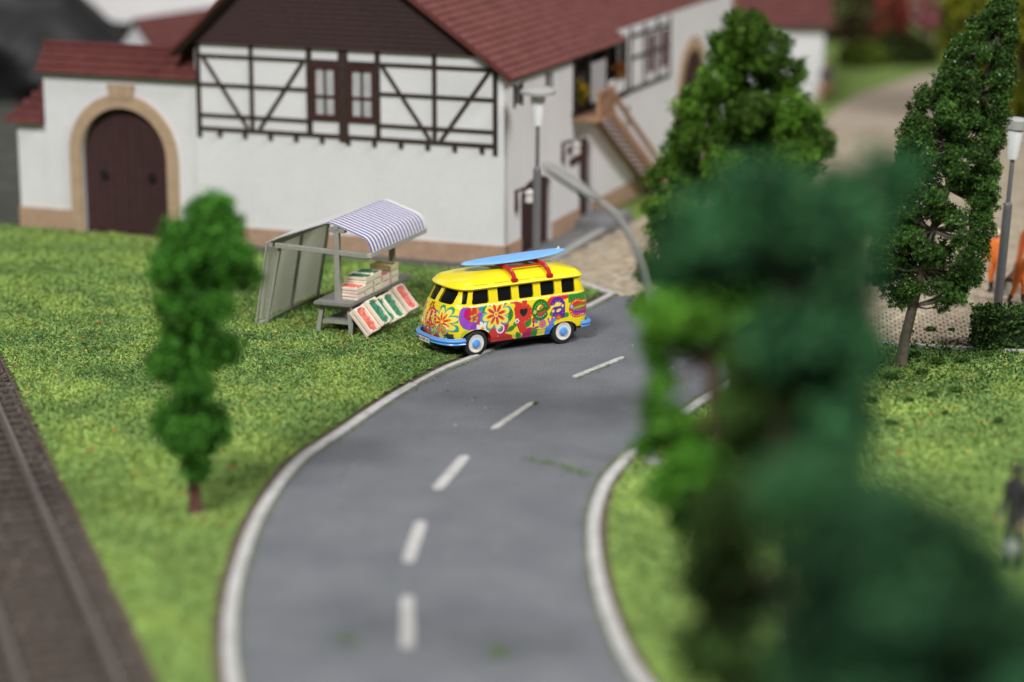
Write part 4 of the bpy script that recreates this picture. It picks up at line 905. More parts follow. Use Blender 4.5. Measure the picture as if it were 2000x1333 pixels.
# striped awning: each stripe is its own strip of cloth
prof = [(.36, 2.50), (1.0, 2.735), (1.7, 2.985), (2.24, 3.175), (2.34, 3.20), (2.46, 3.185), (2.8, 3.075), (3.2, 2.94), (3.42, 2.86), (3.52, 2.80), (3.60, 2.69), (3.66, 2.55), (3.70, 2.42)]
M_cw = mat('awning_white', (.84, .83, .82), .8, var=.04, scale=5, bump=.1); M_cb = mat('awning_blue', (.10, .085, .36), .8, var=.1, scale=8)
ns = 37; y = -.10; wst = (SL_ + .22) / ns
aw = MB()
def cloth(y0, y1, lift=0.0, th=.02, start=0):
    b = MB(); n = len(prof) - start; v = []
    for (x, z) in prof[start:]: v += [(x, y0, z + lift), (x, y1, z + lift), (x, y0, z + lift - th), (x, y1, z + lift - th)]
    f = []
    for i in range(n - 1):
        q = i * 4; f += [(q, q + 1, q + 5, q + 4), (q + 2, q + 6, q + 7, q + 3), (q, q + 4, q + 6, q + 2), (q + 1, q + 3, q + 7, q + 5)]
    f += [(0, 2, 3, 1), (n * 4 - 4, n * 4 - 3, n * 4 - 1, n * 4 - 2)]; return b.add(v, f)
awn = cloth(-.10, SL_ + .12).build('awning', M_cw, stall)
s0 = None
for k in range(ns // 2 + 1):
    y0 = -.104 + k * 2 * wst
    if y0 > SL_: break
    if k == 0: ob = cloth(0, wst * .75, .004, .003).build('stripe', M_cb, awn)
    elif s0 is None: s0 = cloth(0, wst * .74, .004, .003, 3).build('stripe', M_cb, awn); ob = s0
    else: ob = s0.copy(); COL.objects.link(ob); ob.parent = awn
    ob.location = (0, y0, 0)
# back sheet and its leaning frame
M_sheet = mat('back_sheet', (.92, .89, .82), .85, var=.06, scale=1.5, bump=.15)
def translucent(m, col, fac):
    nt = m.node_tree; b = nt.nodes['Principled BSDF']; o = nt.nodes['Material Output']; t = nt.nodes.new('ShaderNodeBsdfTranslucent'); t.inputs[0].default_value = (*col, 1); mx = nt.nodes.new('ShaderNodeMixShader'); mx.inputs[0].default_value = fac
    nt.links.new(b.outputs[0], mx.inputs[1]); nt.links.new(t.outputs[0], mx.inputs[2]); nt.links.new(mx.outputs[0], o.inputs[0])
translucent(M_sheet, (.97, .94, .86), .6); translucent(M_cw, (.8, .78, .76), .3)
def sheet():
    n, k = 24, 10; V = []
    for i in range(n + 1):
        y = -.05 + (SL_ + .1) * i / n
        for j in range(k + 1):
            t = j / k; x = .44 - .42 * t + .02; V.append((x - .05 * math.sin(math.pi * t) + .035 * math.sin(y * 3.4 + t) * (1 - t * .3), y, 2.46 - 2.30 * t))
    F = [(i * (k + 1) + j, i * (k + 1) + j + 1, (i + 1) * (k + 1) + j + 1, (i + 1) * (k + 1) + j) for i in range(n) for j in range(k)]
    return mesh_obj('back_sheet', V, F, M_sheet, stall, smooth=True)
bs = sheet()
for y in (.12, 1.85, SL_ - .1): MB().bar((.72 if y < 1 else .56, y, 2.42), (.22 if y < 1 else .12, y, .05), .07, .10, (0, 1, 0)).build('back_pole', M_sgrey, stall, bevel=.01, seg=1)
MB().bar((.12, -.1, .07), (.12, SL_ + .2, .07), .14, .11).build('ground_bar', M_sgrey, stall, bevel=.01, seg=1)
MB().bar((-.02, -.1, .06), (.40, -.1, 2.46), .05, .07, (0, 1, 0)).build('sheet_edge', M_sgrey, stall)
# trestle table
tb = MB().box(1.98, 3.16, -.42, 3.95, .84, .95).build('table_top', M_sgrey2, stall, bevel=.03)
for y in (-.12, 3.55):
    for x0, x1 in ((2.16, 2.04), (2.98, 3.10)): MB().bar((x0, y, .86), (x1, y + (-.1 if y < 1 else .1), 0), .13, .13, (0, 1, 0)).build('leg', M_sgrey, tb, bevel=.012, seg=1)
    MB().bar((2.1, y, .34), (3.04, y, .34), .12, .1).build('stretcher', M_sgrey, tb)
    MB().bar((2.12, y, .76), (3.02, y, .76), .1, .1).build('stretcher', M_sgrey, tb)
MB().box(2.25, 2.9, -.1, 3.5, .36, .41).build('shelf', M_sgrey2, tb)
for y in (.35, 3.1): MB().box(2.5, 2.62, y - .05, y + .05, .0, .84).build('centre_prop', M_sgrey, tb)
# sloping display rack in front of the table
dr = MB().bar((3.22, -.55, .62), (3.22, 3.0, .62), .07, .07).build('display_rack', M_sgrey, stall)
MB().bar((3.66, -.55, .10), (3.66, 3.0, .10), .07, .07).build('rack_rail', M_sgrey, dr)
for y in (-.35, 1.2, 2.8):
    MB().bar((3.20, y, .66), (3.70, y, .04), .06, .06, (0, 1, 0)).build('rack_leg', M_sgrey, dr)
    MB().bar((3.20, y, .66), (3.16, y, 0.0), .06, .06, (0, 1, 0)).build('rack_leg', M_sgrey, dr)
# crates
M_cream = mat('crate_cream', (.80, .73, .57), .55, var=.06, scale=10); M_pink = mat('crate_pink', (.82, .68, .58), .55, var=.05, scale=10); M_wood = mat('crate_wood', (.72, .62, .36), .6, var=.15, scale=12)
M_red = mat('fruit_red', (.60, .10, .07), .45, scale=16, col2=(.72, .22, .16)); M_green = mat('fruit_green', (.02, .16, .085), .5, scale=16, col2=(.06, .26, .15))
def crate(name, label, m, fill, wx=.78, ly=.56, h=.20, level=.75, seed=0, group='fruit crates on the stall'):
    t = thing(name, label, 'crate', group=group)
    th = .05
    MB().box(-wx / 2, wx / 2, -ly / 2, ly / 2, 0, .03).build('crate_bottom', m, t)
    for s_ in (-1, 1):
        MB().box(-wx / 2, wx / 2, s_ * (ly / 2 - th / 2) - th / 2, s_ * (ly / 2 - th / 2) + th / 2, .0, h * .40).build('side_slat', m, t, bevel=.008, seg=1)
        MB().box(-wx / 2, wx / 2, s_ * (ly / 2 - th / 2) - th / 2, s_ * (ly / 2 - th / 2) + th / 2, h * .52, h).build('side_slat', m, t, bevel=.008, seg=1)
        MB().box(s_ * (wx / 2 - th / 2) - th / 2, s_ * (wx / 2 - th / 2) + th / 2, -ly / 2 + th, ly / 2 - th, .0, h * .9).build('end_board', m, t, bevel=.008, seg=1)
        for q in (-1, 1): MB().box(s_ * (wx / 2 - .075) - .03, s_ * (wx / 2 - .075) + .03, q * (ly / 2 - .075) - .03, q * (ly / 2 - .075) + .03, .02, h + .012).build('corner_post', m, t)
    if fill:
        rg = np.random.default_rng(seed); n, k = 22, 16; V = []
        R = rg.uniform(0, 1, (40, 2))
        for i in range(n):
            for j in range(k):
                x, y = i / (n - 1), j / (k - 1); d = np.min(np.hypot((R[:, 0] - x) * wx, (R[:, 1] - y) * ly)); V.append(((x - .5) * (wx - 2 * th), (y - .5) * (ly - 2 * th), h * level + .055 * max(0, 1 - (d / .075) ** 2)))
        F = [(i * k + j, (i + 1) * k + j, (i + 1) * k + j + 1, i * k + j + 1) for i in range(n - 1) for j in range(k - 1)]
        o = mesh_obj('produce', V, F, fill, t, smooth=True)
    return t
def put(t, x, y, z, tilt=0.0, yaw=0.0, tilty=0.0):
    M = Matrix.Translation((SO.x, SO.y, 0)) @ Matrix.Rotation(-SA, 4, 'Z') @ Matrix.Translation((x, y, z)) @ Matrix.Rotation(yaw, 4, 'Z') @ Matrix.Rotation(tilt, 4, 'Y') @ Matrix.Rotation(tilty, 4, 'X')
    t.matrix_world = M; t.location, t.rotation_euler = M.to_translation(), M.to_euler(); return t
TOPZ = .953; n_ = 0
CX = 2.80
cols_ = [(.36, [('pinkish crate under the red fruit, next to the near stall post', M_pink, M_red), ('pinkish crate of red fruit on top, next to the near stall post', M_pink, M_red)]),
         (.94, [('cream crate at the bottom of the first stack with green fruit', M_cream, M_green), ('cream crate in the middle of the first stack with green fruit', M_cream, M_green), ('cream crate of green fruit topping the first stack beside the red fruit', M_cream, M_green)]),
         (1.52, [('cream crate at the bottom of the second green stack on the table', M_cream, M_green), ('cream crate in the middle of the second green stack on the table', M_cream, M_green), ('cream crate of dark green fruit topping the second green stack', M_cream, M_green)]),
         (2.10, [('pinkish crate under the red fruit in the middle of the table', M_pink, M_red), ('pinkish crate of red fruit in the middle of the table', M_pink, M_red)]),
         (2.70, [('cream crate at the bottom of the stack by the far post', M_cream, M_green), ('cream crate under the empty wooden box by the far post', M_cream, M_green), ('empty pale wooden box on top of the stack by the far post', M_wood, None)])]
for y, st_list in cols_:
    z = TOPZ
    for lab, m, f in st_list:
        n_ += 1; rr = random.Random(n_); c = crate('crate', lab, m, f, seed=n_, ly=.55, wx=.68, h=.18, group='crates stacked on the stall table'); put(c, CX + rr.uniform(-.02, .02), y + rr.uniform(-.012, .012), z, 0, rr.uniform(-.04, .04)); z += .185
TL = math.radians(50)
ramp = [(-.32, 'pinkish crate of red fruit at the near end of the sloping display', M_pink, M_red, 0.0), (.28, 'cream crate of green fruit raised higher on the sloping display', M_cream, M_green, .15),
        (.90, 'cream crate on the sloping display half filled with green fruit', M_cream, M_green, 0.0), (1.52, 'cream crate on the sloping display full of green fruit', M_cream, M_green, 0.0), (2.16, 'pinkish crate of red fruit at the far end of the sloping display', M_pink, M_red, .16)]
for y, lab, m, f, up in ramp:
    n_ += 1; c = crate('crate', lab, m, f, seed=n_, wx=.86, ly=.60, h=.23, level=.62, group='crates tilted on the display rack'); put(c, 3.47 + up * .65, y, .42 + up * .75, TL)

# ================================================================== STREET LAMPS
M_pole = mat('lamp_pole_grey', (.13, .13, .14), .45, var=.1, scale=4, coat=.1); M_globe = mat('lamp_globe', (.78, .78, .80), .35, sss=.2); M_cap = mat('lamp_cap', (.36, .36, .35), .55, var=.12, scale=8)
def street_lamp(label, base, tip, wide):
    base, tip = Vector(base), Vector(tip); d = tip - base; Hh = d.length; q = d.to_track_quat('Z', 'Y')
    t = thing('street_lamp', label, 'street lamp', base, group='old style street lamps'); t.rotation_mode = 'QUATERNION'; t.rotation_quaternion = q
    MB().lathe([(.22, -.05), (.22, .06), (.15, .14), (.135, .3), (.132, Hh * .545), (.12, Hh * .56), (.08, Hh * .57)], 18).build('lower_pole', M_pole, t, smooth=True)
    MB().lathe([(.07, Hh * .55), (.064, Hh * .80), (.05, Hh * .81)], 14).build('upper_pole', M_pole, t, smooth=True)
    MB().lathe([(.05, Hh * .785), (.15, Hh * .79), (.17, Hh * .81), (.235, Hh * .93), (.235, Hh * .95)], 24).build('globe', M_globe, t, smooth=True)
    cp = [(.19, Hh * .945), (.21, Hh * .965), (wide, Hh * .958), (wide + .01, Hh * .975), (wide * .7, Hh * .993), (.02, Hh)] if wide > .4 else [(.25, Hh * .94), (wide, Hh * .942), (wide + .01, Hh * .985), (wide * .8, Hh * .996), (.02, Hh)]
    if wide > .4: MB().lathe([(.225, Hh * .94), (.225, Hh * .966)], 20).build('collar', mat('lamp_collar', (.22, .21, .12), .5), t)
    MB().lathe(cp, 28).build('cap', M_cap, t, smooth=True); return t
b1 = G(1047, 531); t1 = Vector((b1.x + .05, b1.y - .05, 5.98)); street_lamp('grey street lamp with wide flat cap by the farmhouse corner', (b1.x, b1.y, 0), t1, .56)
b2 = G(1947, 611); t2 = at_depth(1986, 229, b2.y - .1); street_lamp('grey street lamp with drum cap rising behind the clipped hedge', (b2.x, b2.y, 0), t2, .30)
# whip lamp with a curved neck at the road edge
wb = G(1274, 908); Yw = wb.y
wl = thing('whip_lamp', 'grey curved street lamp bending over the road beside the white edge strip', 'street lamp', (wb.x, wb.y, 0))
M_whip = mat('whip_grey', (.24, .24, .235), .5, var=.1, scale=5)
def atw(px, py): p = at_depth(px, py, Yw); return (p.x - wb.x, p.y - wb.y, p.z)
curve = [(0, 0, 0)] + [atw(*q) for q in ((1275, 800), (1275, 700), (1272, 620), (1263, 560), (1250, 510), (1234, 468), (1212, 432), (1185, 404), (1160, 388))]
cv = smooth_line([(c[0], c[2]) for c in curve], 5); MB().tube([(p.x, 0, p.y) for p in cv], [.11 - .04 * i / len(cv) for i in range(len(cv))], 12).build('pole', M_whip, wl, smooth=True)
MB().lathe([(.22, -.02), (.22, .08), (.14, .2)], 16).build('base_plate', M_whip, wl)
hp0, hp1 = Vector(atw(1172, 396)), Vector(atw(1058, 322)); dv_ = (hp1 - hp0); nn = 14; V = []; 
up_ = Vector((0, 0, 1)); sd_ = dv_.cross(up_).normalized(); up_ = sd_.cross(dv_).normalized()
for i in range(nn + 1):
    t = i / nn; w_ = .19 * (1 - abs(2 * t - 1) ** 3) ** .5 + .05; p = hp0 + dv_ * t
    for j in range(12):
        a = 2 * math.pi * j / 12; V.append(p + sd_ * math.cos(a) * w_ + up_ * (math.sin(a) * w_ * (.75 if math.sin(a) > 0 else .35)))
F = [(i * 12 + j, (i + 1) * 12 + j, (i + 1) * 12 + (j + 1) % 12, i * 12 + (j + 1) % 12) for i in range(nn) for j in range(12)] + [tuple(range(12))[::-1], tuple(range(nn * 12, nn * 12 + 12))]
MB().add(V, F).build('lamp_head', mat('whip_head', (.20, .20, .195), .5, var=.1, scale=5), wl, smooth=True)
MB().bar(tuple(hp0 + dv_ * .2 - up_ * .07), tuple(hp0 + dv_ * .9 - up_ * .07), .2, .05).build('lens', mat('whip_lens', (.25, .25, .24), .3), wl)

# ================================================================== TREES
M_bark = mat('bark_grey', (.13, .105, .08), .85, var=.35, scale=6, bump=.5, bscale=14); M_bark2 = mat('bark_red', (.10, .038, .03), .8, var=.3, scale=5, bump=.4)
def tree(name, label, rows, Y, base_px, cols, bark, seed, leaf=.07, clumps=1500, per=16, crad=.16, depth=1.0, trunk_r=(.2, .05), branches=46, base=None, hollow=.35, gap=.0, trunk_px=None, group=None, tips=None, edge=.5, nf=1.6):
    """rows: (y, xl, xr) silhouette in the photograph, turned into a round crown at the tree's own distance Y"""
    rg = np.random.default_rng(seed); R = random.Random(seed)
    B = base if base is not None else G(*base_px); t = thing(name, label, 'tree', (B.x, B.y, 0), group=group)
    prof_ = []
    for (py, xl, xr) in rows:
        a, b = at_depth(xl, py, Y), at_depth(xr, py, Y); prof_.append((a.z, (a.x + b.x) / 2, max(.02, (b.x - a.x) / 2)))
    prof_.sort(); zs = np.array([p[0] for p in prof_]); cxs = np.array([p[1] for p in prof_]); rs = np.array([p[2] for p in prof_])
    cx = lambda z: np.interp(z, zs, cxs); rr = lambda z: np.interp(z, zs, rs)
    z0, z1 = zs[0], zs[-1]
    # trunk
    tp = [Vector((0, 0, -.05))]
    if trunk_px: tp += [at_depth(px, py, Y) - Vector((B.x, B.y, 0)) for px, py in trunk_px]
    zl = tp[-1].z; n = 7
    for i in range(1, n + 1):
        z = zl + (z1 - .1 - zl) * i / n
        if z < z0 * .8: continue
        k = min(1, (z - zl) / max(.1, (z0 + 1.2 - zl))); x = tp[-1].x * (1 - k) * .6 + (cx(max(z, z0)) - B.x) * (k + (1 - k) * .4); tp.append(Vector((x + R.uniform(-.05, .05), R.uniform(-.05, .05) + (Y - B.y), z)))
    rad = [trunk_r[0] + (trunk_r[1] - trunk_r[0]) * (max(p.z, 0) / z1) ** .8 for p in tp]; rad[0] *= 1.15
    MB().tube(tp, rad, 12).build('trunk', bark, t, smooth=True)
    def trunk_at(z):
        for a, b in zip(tp, tp[1:]):
            if z <= b.z: return a.lerp(b, max(0, (z - a.z) / max(1e-6, b.z - a.z)))
        return tp[-1]
    # limbs and foliage pads at their ends
    C = []
    w_ = rs + .15; cdf = np.cumsum((w_[:-1] + w_[1:]) / 2 * np.diff(zs)); cdf /= cdf[-1]
    for k in range(branches):
        u = (k + rg.uniform(0, 1)) / branches; i = int(np.searchsorted(cdf, u)); i = min(i, len(zs) - 2); z = rg.uniform(zs[i], zs[i + 1])
        a = rg.uniform(0, 2 * np.pi) if k % 3 else rg.choice([0, np.pi]) + rg.normal(0, .3); q = rg.uniform(.55, 1.0) ** .6
        tip = Vector((cx(z) + rr(z) * q * math.cos(a) - B.x, (Y - B.y) + rr(z) * q * math.sin(a) * depth, z)); st0 = trunk_at(max(min(z - .35 * rr(z), z1 - .3), zl * .9))
        mid = st0.lerp(tip, .5) + Vector((0, 0, -.06)); r0 = max(.018, trunk_r[0] * .28)
        MB().tube([st0, mid, tip], [r0, r0 * .6, r0 * .22], 5).build('limb', bark, t)
        pad = .30 * rr(z) + .16
        m = int(clumps / branches)
        s_ = rg.uniform(.25, 1.1, m) ** .8
        pts = np.array(st0)[None] + (np.array(tip) - np.array(st0))[None] * np.clip(s_, 0, 1.02)[:, None] + rg.normal(0, 1, (m, 3)) * np.array([pad, pad, pad * .62]) * (.25 + .5 * s_)[:, None]
        C.append(pts)
    C = np.concatenate(C)
    # fill silhouette edge
    m = int(clumps * edge); i = rg.choice(len(zs) - 1, m, p=np.diff(np.concatenate([[0], cdf]))); z = zs[i] + rg.uniform(0, 1, m) * (zs[i + 1] - zs[i]); a = rg.uniform(0, 2 * np.pi, m); q = rg.uniform(hollow, 1, m) ** .5
    E_ = np.stack([cx(z) + rr(z) * q * np.cos(a) - B.x, (Y - B.y) + rr(z) * q * np.sin(a) * depth, z], 1); C = np.concatenate([C, E_])
    # carve to the outline and leave ragged holes
    ok = (C[:, 2] > z0 - .08) & (C[:, 2] < z1 + .05); dx = np.hypot(C[:, 0] + B.x - cx(C[:, 2]), (C[:, 1] - (Y - B.y)) / depth) / (rr(C[:, 2]) + .05)
    nz = np.array([mnoise.noise((p[0] * nf, p[1] * nf, p[2] * nf + seed)) for p in C]); ok &= (dx < 1.0 + .22 * nz) & (nz > -.42 + gap)
    C = C[ok]; nz = nz[ok]
    # crumbs of foam: several small faces per clump
    per_ = per; n = len(C); P = np.repeat(C, per_, 0) + rg.normal(0, crad * .5, (n * per_, 3)); V = leaf_quads(P, leaf, rg)
    cols = np.asarray(cols); ci = rg.integers(0, len(cols), n); cc = cols[ci] * rg.uniform(.8, 1.2, (n, 1)); cc = np.repeat(cc, per_, 0) * rg.uniform(.75, 1.25, (n * per_, 1))
    if tips is not None:
        m = rg.uniform(0, 1, len(cc)) < tips[0]; cc[m] = np.array(tips[1]) * rg.uniform(.7, 1.1, (m.sum(), 1))
    quads_obj('crown', V, 4, M_leaf, t, cc); return t
GA = [(.052, .19, .018), (.036, .14, .014), (.075, .245, .026)]
GC = [(.048, .112, .017), (.034, .084, .014), (.070, .150, .026), (.024, .058, .011)]
def pad_tree(name, label, pads, Y, base, trunk_px, bark, seed, leaf=.06, dens=1.0, per=14, trunk_r=(.2, .08), spread=.5, crad=.13, rag=.22, lr=.07, tips=None, tr=(.62, 1.38)):
    """pads: (px, py, radius_px, palette): foam pads on limbs, each at the tree's own distance"""
    rg = np.random.default_rng(seed); R = random.Random(seed); t = thing(name, label, 'tree', (base.x, base.y, 0)); B = Vector((base.x, base.y, 0))
    tp = [Vector((0, 0, -.05))] + [at_depth(px, py, Y) - B for px, py in trunk_px]; n = len(tp)
    tp.insert(1, tp[0].lerp(tp[1], .25)); n += 1; MB().tube([tuple(p) for p in tp], [trunk_r[0] * (1.35 if i == 0 else 1) + (trunk_r[1] - trunk_r[0]) * i / (n - 1) for i in range(n)], 14).build('trunk', bark, t, smooth=True)
    C = []; K = []
    for (px, py, rp, pal, *dy) in pads:
        c = at_depth(px, py, Y) - B; r = rp * (Y * _c + (CAMH - c.z) * _s) / FPX; c.y += dy[0] if dy else R.uniform(-1, 1) * spread * r * 1.6; tone = R.uniform(*tr)
        k = min(tp[1:], key=lambda q: abs(q.z - (c.z - r * .5))); mid = k.lerp(c, .5) + Vector((0, 0, -.08)); MB().tube([tuple(k), tuple(mid), tuple(c)], [lr, lr * .7, lr * .35], 6).build('limb', bark, t)
        m = max(12, int(95 * dens * (r / .5) ** 2)); d = rg.normal(0, 1, (m, 3)); d /= np.linalg.norm(d, axis=1)[:, None]
        bump_ = np.array([mnoise.noise((q[0] * 1.9 + seed, q[1] * 1.9, q[2] * 1.9 + px * .01)) for q in d]); q = d * (r * (rg.uniform(.45, 1, m) ** .4 * (1 + rag * 1.6 * bump_)))[:, None]; q[:, 2] *= .8
        C.append(q + np.array(c)); K += [(np.asarray(pal)[rg.integers(0, len(pal))] * tone) for _ in range(m)]
    C = np.concatenate(C); n = len(C); P = np.repeat(C, per, 0) + rg.normal(0, crad * .5, (n * per, 3)); V = leaf_quads(P, leaf, rg)
    cc = np.array(K) * rg.uniform(.8, 1.2, (n, 1)); cc = np.repeat(cc, per, 0) * rg.uniform(.75, 1.25, (n * per, 1))
    if tips is not None:
        m = rg.uniform(0, 1, len(cc)) < tips[0]; cc[m] = np.array(tips[1]) * rg.uniform(.7, 1.1, (m.sum(), 1))
    quads_obj('crown', V, 4, M_leaf, t, cc); return t
GB = [(.072, .165, .011), (.046, .112, .009), (.11, .225, .020), (.026, .066, .006)]
pad_tree('broad_tree', 'mid green cone shaped tree standing at the road edge before the farmhouse side',
     [(x, y, r, GB) for x, y, r in ((1450, 48, 42), (1425, 95, 45), (1490, 92, 48), (1455, 90, 40), (1398, 150, 42), (1462, 150, 55), (1528, 148, 42), (1362, 205, 42), (1450, 210, 44), (1405, 185, 26), (1400, 262, 34), (1530, 208, 48), (1345, 262, 42), (1490, 268, 58), (1560, 258, 48), (1592, 280, 36), (1330, 300, 36), (1408, 312, 42), (1460, 320, 56), (1545, 310, 50), (1304, 352, 38), (1372, 352, 42), (1440, 380, 60), (1288, 402, 26), (1335, 412, 42), (1292, 455, 28), (1360, 470, 60), (1285, 505, 32), (1264, 532, 22), (1330, 540, 50), (1252, 590, 20), (1440, 500, 80), (1540, 420, 70), (1430, 600, 70), (1520, 560, 70))],
     55.2, Vector((5.35, 55.2, 0)), [(1435, 800), (1440, 600), (1448, 400), (1450, 250), (1452, 90)], M_bark, 31, leaf=.042, dens=1.5, per=20, trunk_r=(.24, .05), spread=.9, crad=.13, rag=.34)
GF = [(.065, .21, .016), (.045, .15, .012), (.10, .28, .026)]
pad_tree('slim_tree', 'bright green slim tree with red brown trunk crowded between darker trees',
     [(x, y, r, [(.12, .31, .03), (.085, .25, .022), (.15, .37, .04)]) for x, y, r in ((1370, 590, 66), (1305, 600, 54), (1445, 605, 60), (1345, 640, 50), (1410, 630, 50))] +
     [(x, y, r, GF) for x, y, r in ((1285, 660, 36), (1290, 700, 28), (1275, 800, 36), (1320, 845, 52), (1268, 872, 28), (1355, 900, 60), (1310, 935, 45), (1400, 960, 55), (1360, 1000, 50), (1438, 690, 38), (1440, 780, 42), (1296, 745, 24))] + [(1290, 810, 36, [(.10, .28, .026)]), (1330, 835, 44, [(.09, .26, .024)])],
     40.0, Vector((3.5, 40.0, 0)), [(1425, 1250), (1405, 1000), (1396, 830), (1385, 700), (1380, 600)], M_bark2, 41, leaf=.055, dens=1.2, per=20, trunk_r=(.16, .09), rag=.4)
GD = [(.032, .122, .044), (.013, .058, .026), (.065, .200, .070), (.020, .085, .034)]; GO = [(.034, .075, .014), (.020, .045, .008), (.050, .105, .02)]
pad_tree('blue_green_tree', 'large blue green tree with spreading crown in front of the slim tree',
     [(x, y, r, GD) for x, y, r in ((1490, 365, 75), (1405, 430, 80), (1565, 415, 90), (1650, 385, 62), (1735, 360, 68), (1690, 430, 58), (1335, 495, 60), (1430, 515, 95), (1560, 520, 105), (1655, 520, 66), (1312, 530, 45), (1630, 640, 90), (1530, 660, 85), (1670, 720, 56), (1640, 810, 70))] +
     [(x, y, r, GO) for x, y, r in ((1450, 690, 50), (1455, 800, 55), (1560, 790, 90), (1490, 740, 60), (1600, 890, 80), (1480, 880, 70), (1440, 970, 80), (1405, 1070, 72), (1435, 1180, 85), (1400, 1290, 72), (1480, 1310, 80))],
     31.0, Vector((3.4, 31.0, 0)), [(1530, 1330), (1525, 1150), (1520, 950), (1530, 700), (1540, 500), (1530, 400)], mat('bark_olive', (.085, .06, .038), .85, var=.3, scale=4), 51, leaf=.05, dens=1.5, per=17, trunk_r=(.13, .06), rag=.4, tr=(.5, 1.65))
GE = [(.022, .080, .032), (.012, .046, .022), (.040, .125, .046)]; GE2 = [(.035, .125, .045), (.05, .155, .055)]
pad_tree('blue_green_bush_tree', 'low dark blue green tree beside the large blue green one',
     [(1565, 960, 80, GE2), (1640, 950, 70, GE2)] + [(x, y, r, GE) for x, y, r in ((1690, 1000, 95), (1800, 1050, 95), (1620, 1085, 105), (1740, 1150, 120), (1885, 1145, 95), (1965, 1215, 90), (1600, 1225, 95), (1850, 1280, 125), (1700, 1310, 115), (1985, 1335, 100), (1590, 1350, 80), (1800, 1420, 120), (1950, 1450, 110))],
     24.5, Vector((4.2, 24.5, 0)), [(1780, 1500), (1770, 1300), (1760, 1150)], mat('bark_olive', (.085, .06, .038)), 61, leaf=.045, dens=1.7, per=16, trunk_r=(.15, .08), rag=.4, tr=(.55, 1.6))
pad_tree('narrow_tree', 'narrow bright green tree with bare red brown trunk on the lawn beside the railway',
     [(x, y, r, GA) for x, y, r in ((425, 405, 30), (395, 420, 36), (440, 440, 34), (355, 455, 36), (405, 470, 46), (455, 488, 36), (345, 505, 42), (400, 525, 50), (325, 545, 34), (462, 535, 40), (498, 540, 16), (390, 570, 48), (345, 590, 38), (425, 590, 32), (388, 628, 34), (350, 665, 40), (335, 705, 42), (318, 722, 26), (428, 690, 36), (392, 690, 42), (380, 745, 40), (372, 775, 28), (335, 820, 38), (405, 825, 36), (318, 838, 22), (372, 835, 44), (375, 872, 42), (410, 862, 28), (386, 905, 26))],
     49.0, G(384, 1003), [(378, 930), (366, 850), (372, 760), (390, 640), (400, 520), (416, 410)], M_bark2, 11, leaf=.045, dens=1.5, per=20, trunk_r=(.17, .05), crad=.15, rag=.36, spread=.7, tr=(.82, 1.22))
LROWS = [(-32, 1955, 1985), (5, 1938, 1988), (40, 1905, 1988), (80, 1868, 1985), (130, 1832, 1980), (180, 1800, 1975), (230, 1770, 1970), (270, 1754, 1962), (320, 1752, 1955), (370, 1730, 1952), (420, 1712, 1945), (470, 1700, 1942), (510, 1697, 1935), (545, 1703, 1912), (575, 1722, 1880), (590, 1745, 1850)]
def cone_pads(rows, step, r, pal, Y, seed, skip=.12):
    rg = random.Random(seed); ys = [q[0] for q in rows]; out = []; y = ys[0] + r * .6
    while y < ys[-1] + 4:
        xl = float(np.interp(y, ys, [q[1] for q in rows])); xr = float(np.interp(y, ys, [q[2] for q in rows])); cx_ = (xl + xr) / 2; R_ = max(6, (xr - xl) / 2); n = max(1, int((xr - xl) / (step * .62)))
        for q in range(n):
            if rg.random() < skip * (1.0 if y < 300 else 2.1): continue
            a = rg.uniform(0, 2 * math.pi); rr_ = math.sqrt(rg.random()) if q % 3 else rg.uniform(.8, 1.0); rp = r * rg.uniform(.7, 1.25)
            if q % 3 == 0: a = rg.choice((0, math.pi)) + rg.uniform(-.4, .4)
            Rm = max(2, R_ - rp * .7); out.append((cx_ + Rm * rr_ * math.cos(a), y + rg.uniform(-8, 8), rp, pal, Rm * rr_ * math.sin(a) * Y / FPX * 1.05))
        y += step * .62
    return out
pad_tree('leaning_tree', 'dark green leaning model tree with grey trunk, rising from the crumb-strewn lawn', cone_pads(LROWS, 27, 21, GC, 61.6, 5), 61.6, G(1757, 717),
     [(1768, 660), (1783, 598), (1800, 530), (1822, 450), (1850, 370), (1880, 280), (1915, 180), (1945, 90), (1968, 5)], M_bark, 23, leaf=.034, dens=2.6, per=9, trunk_r=(.175, .04), crad=.075, rag=.45, lr=.035, tips=(.006, (.5, .55, .42)))
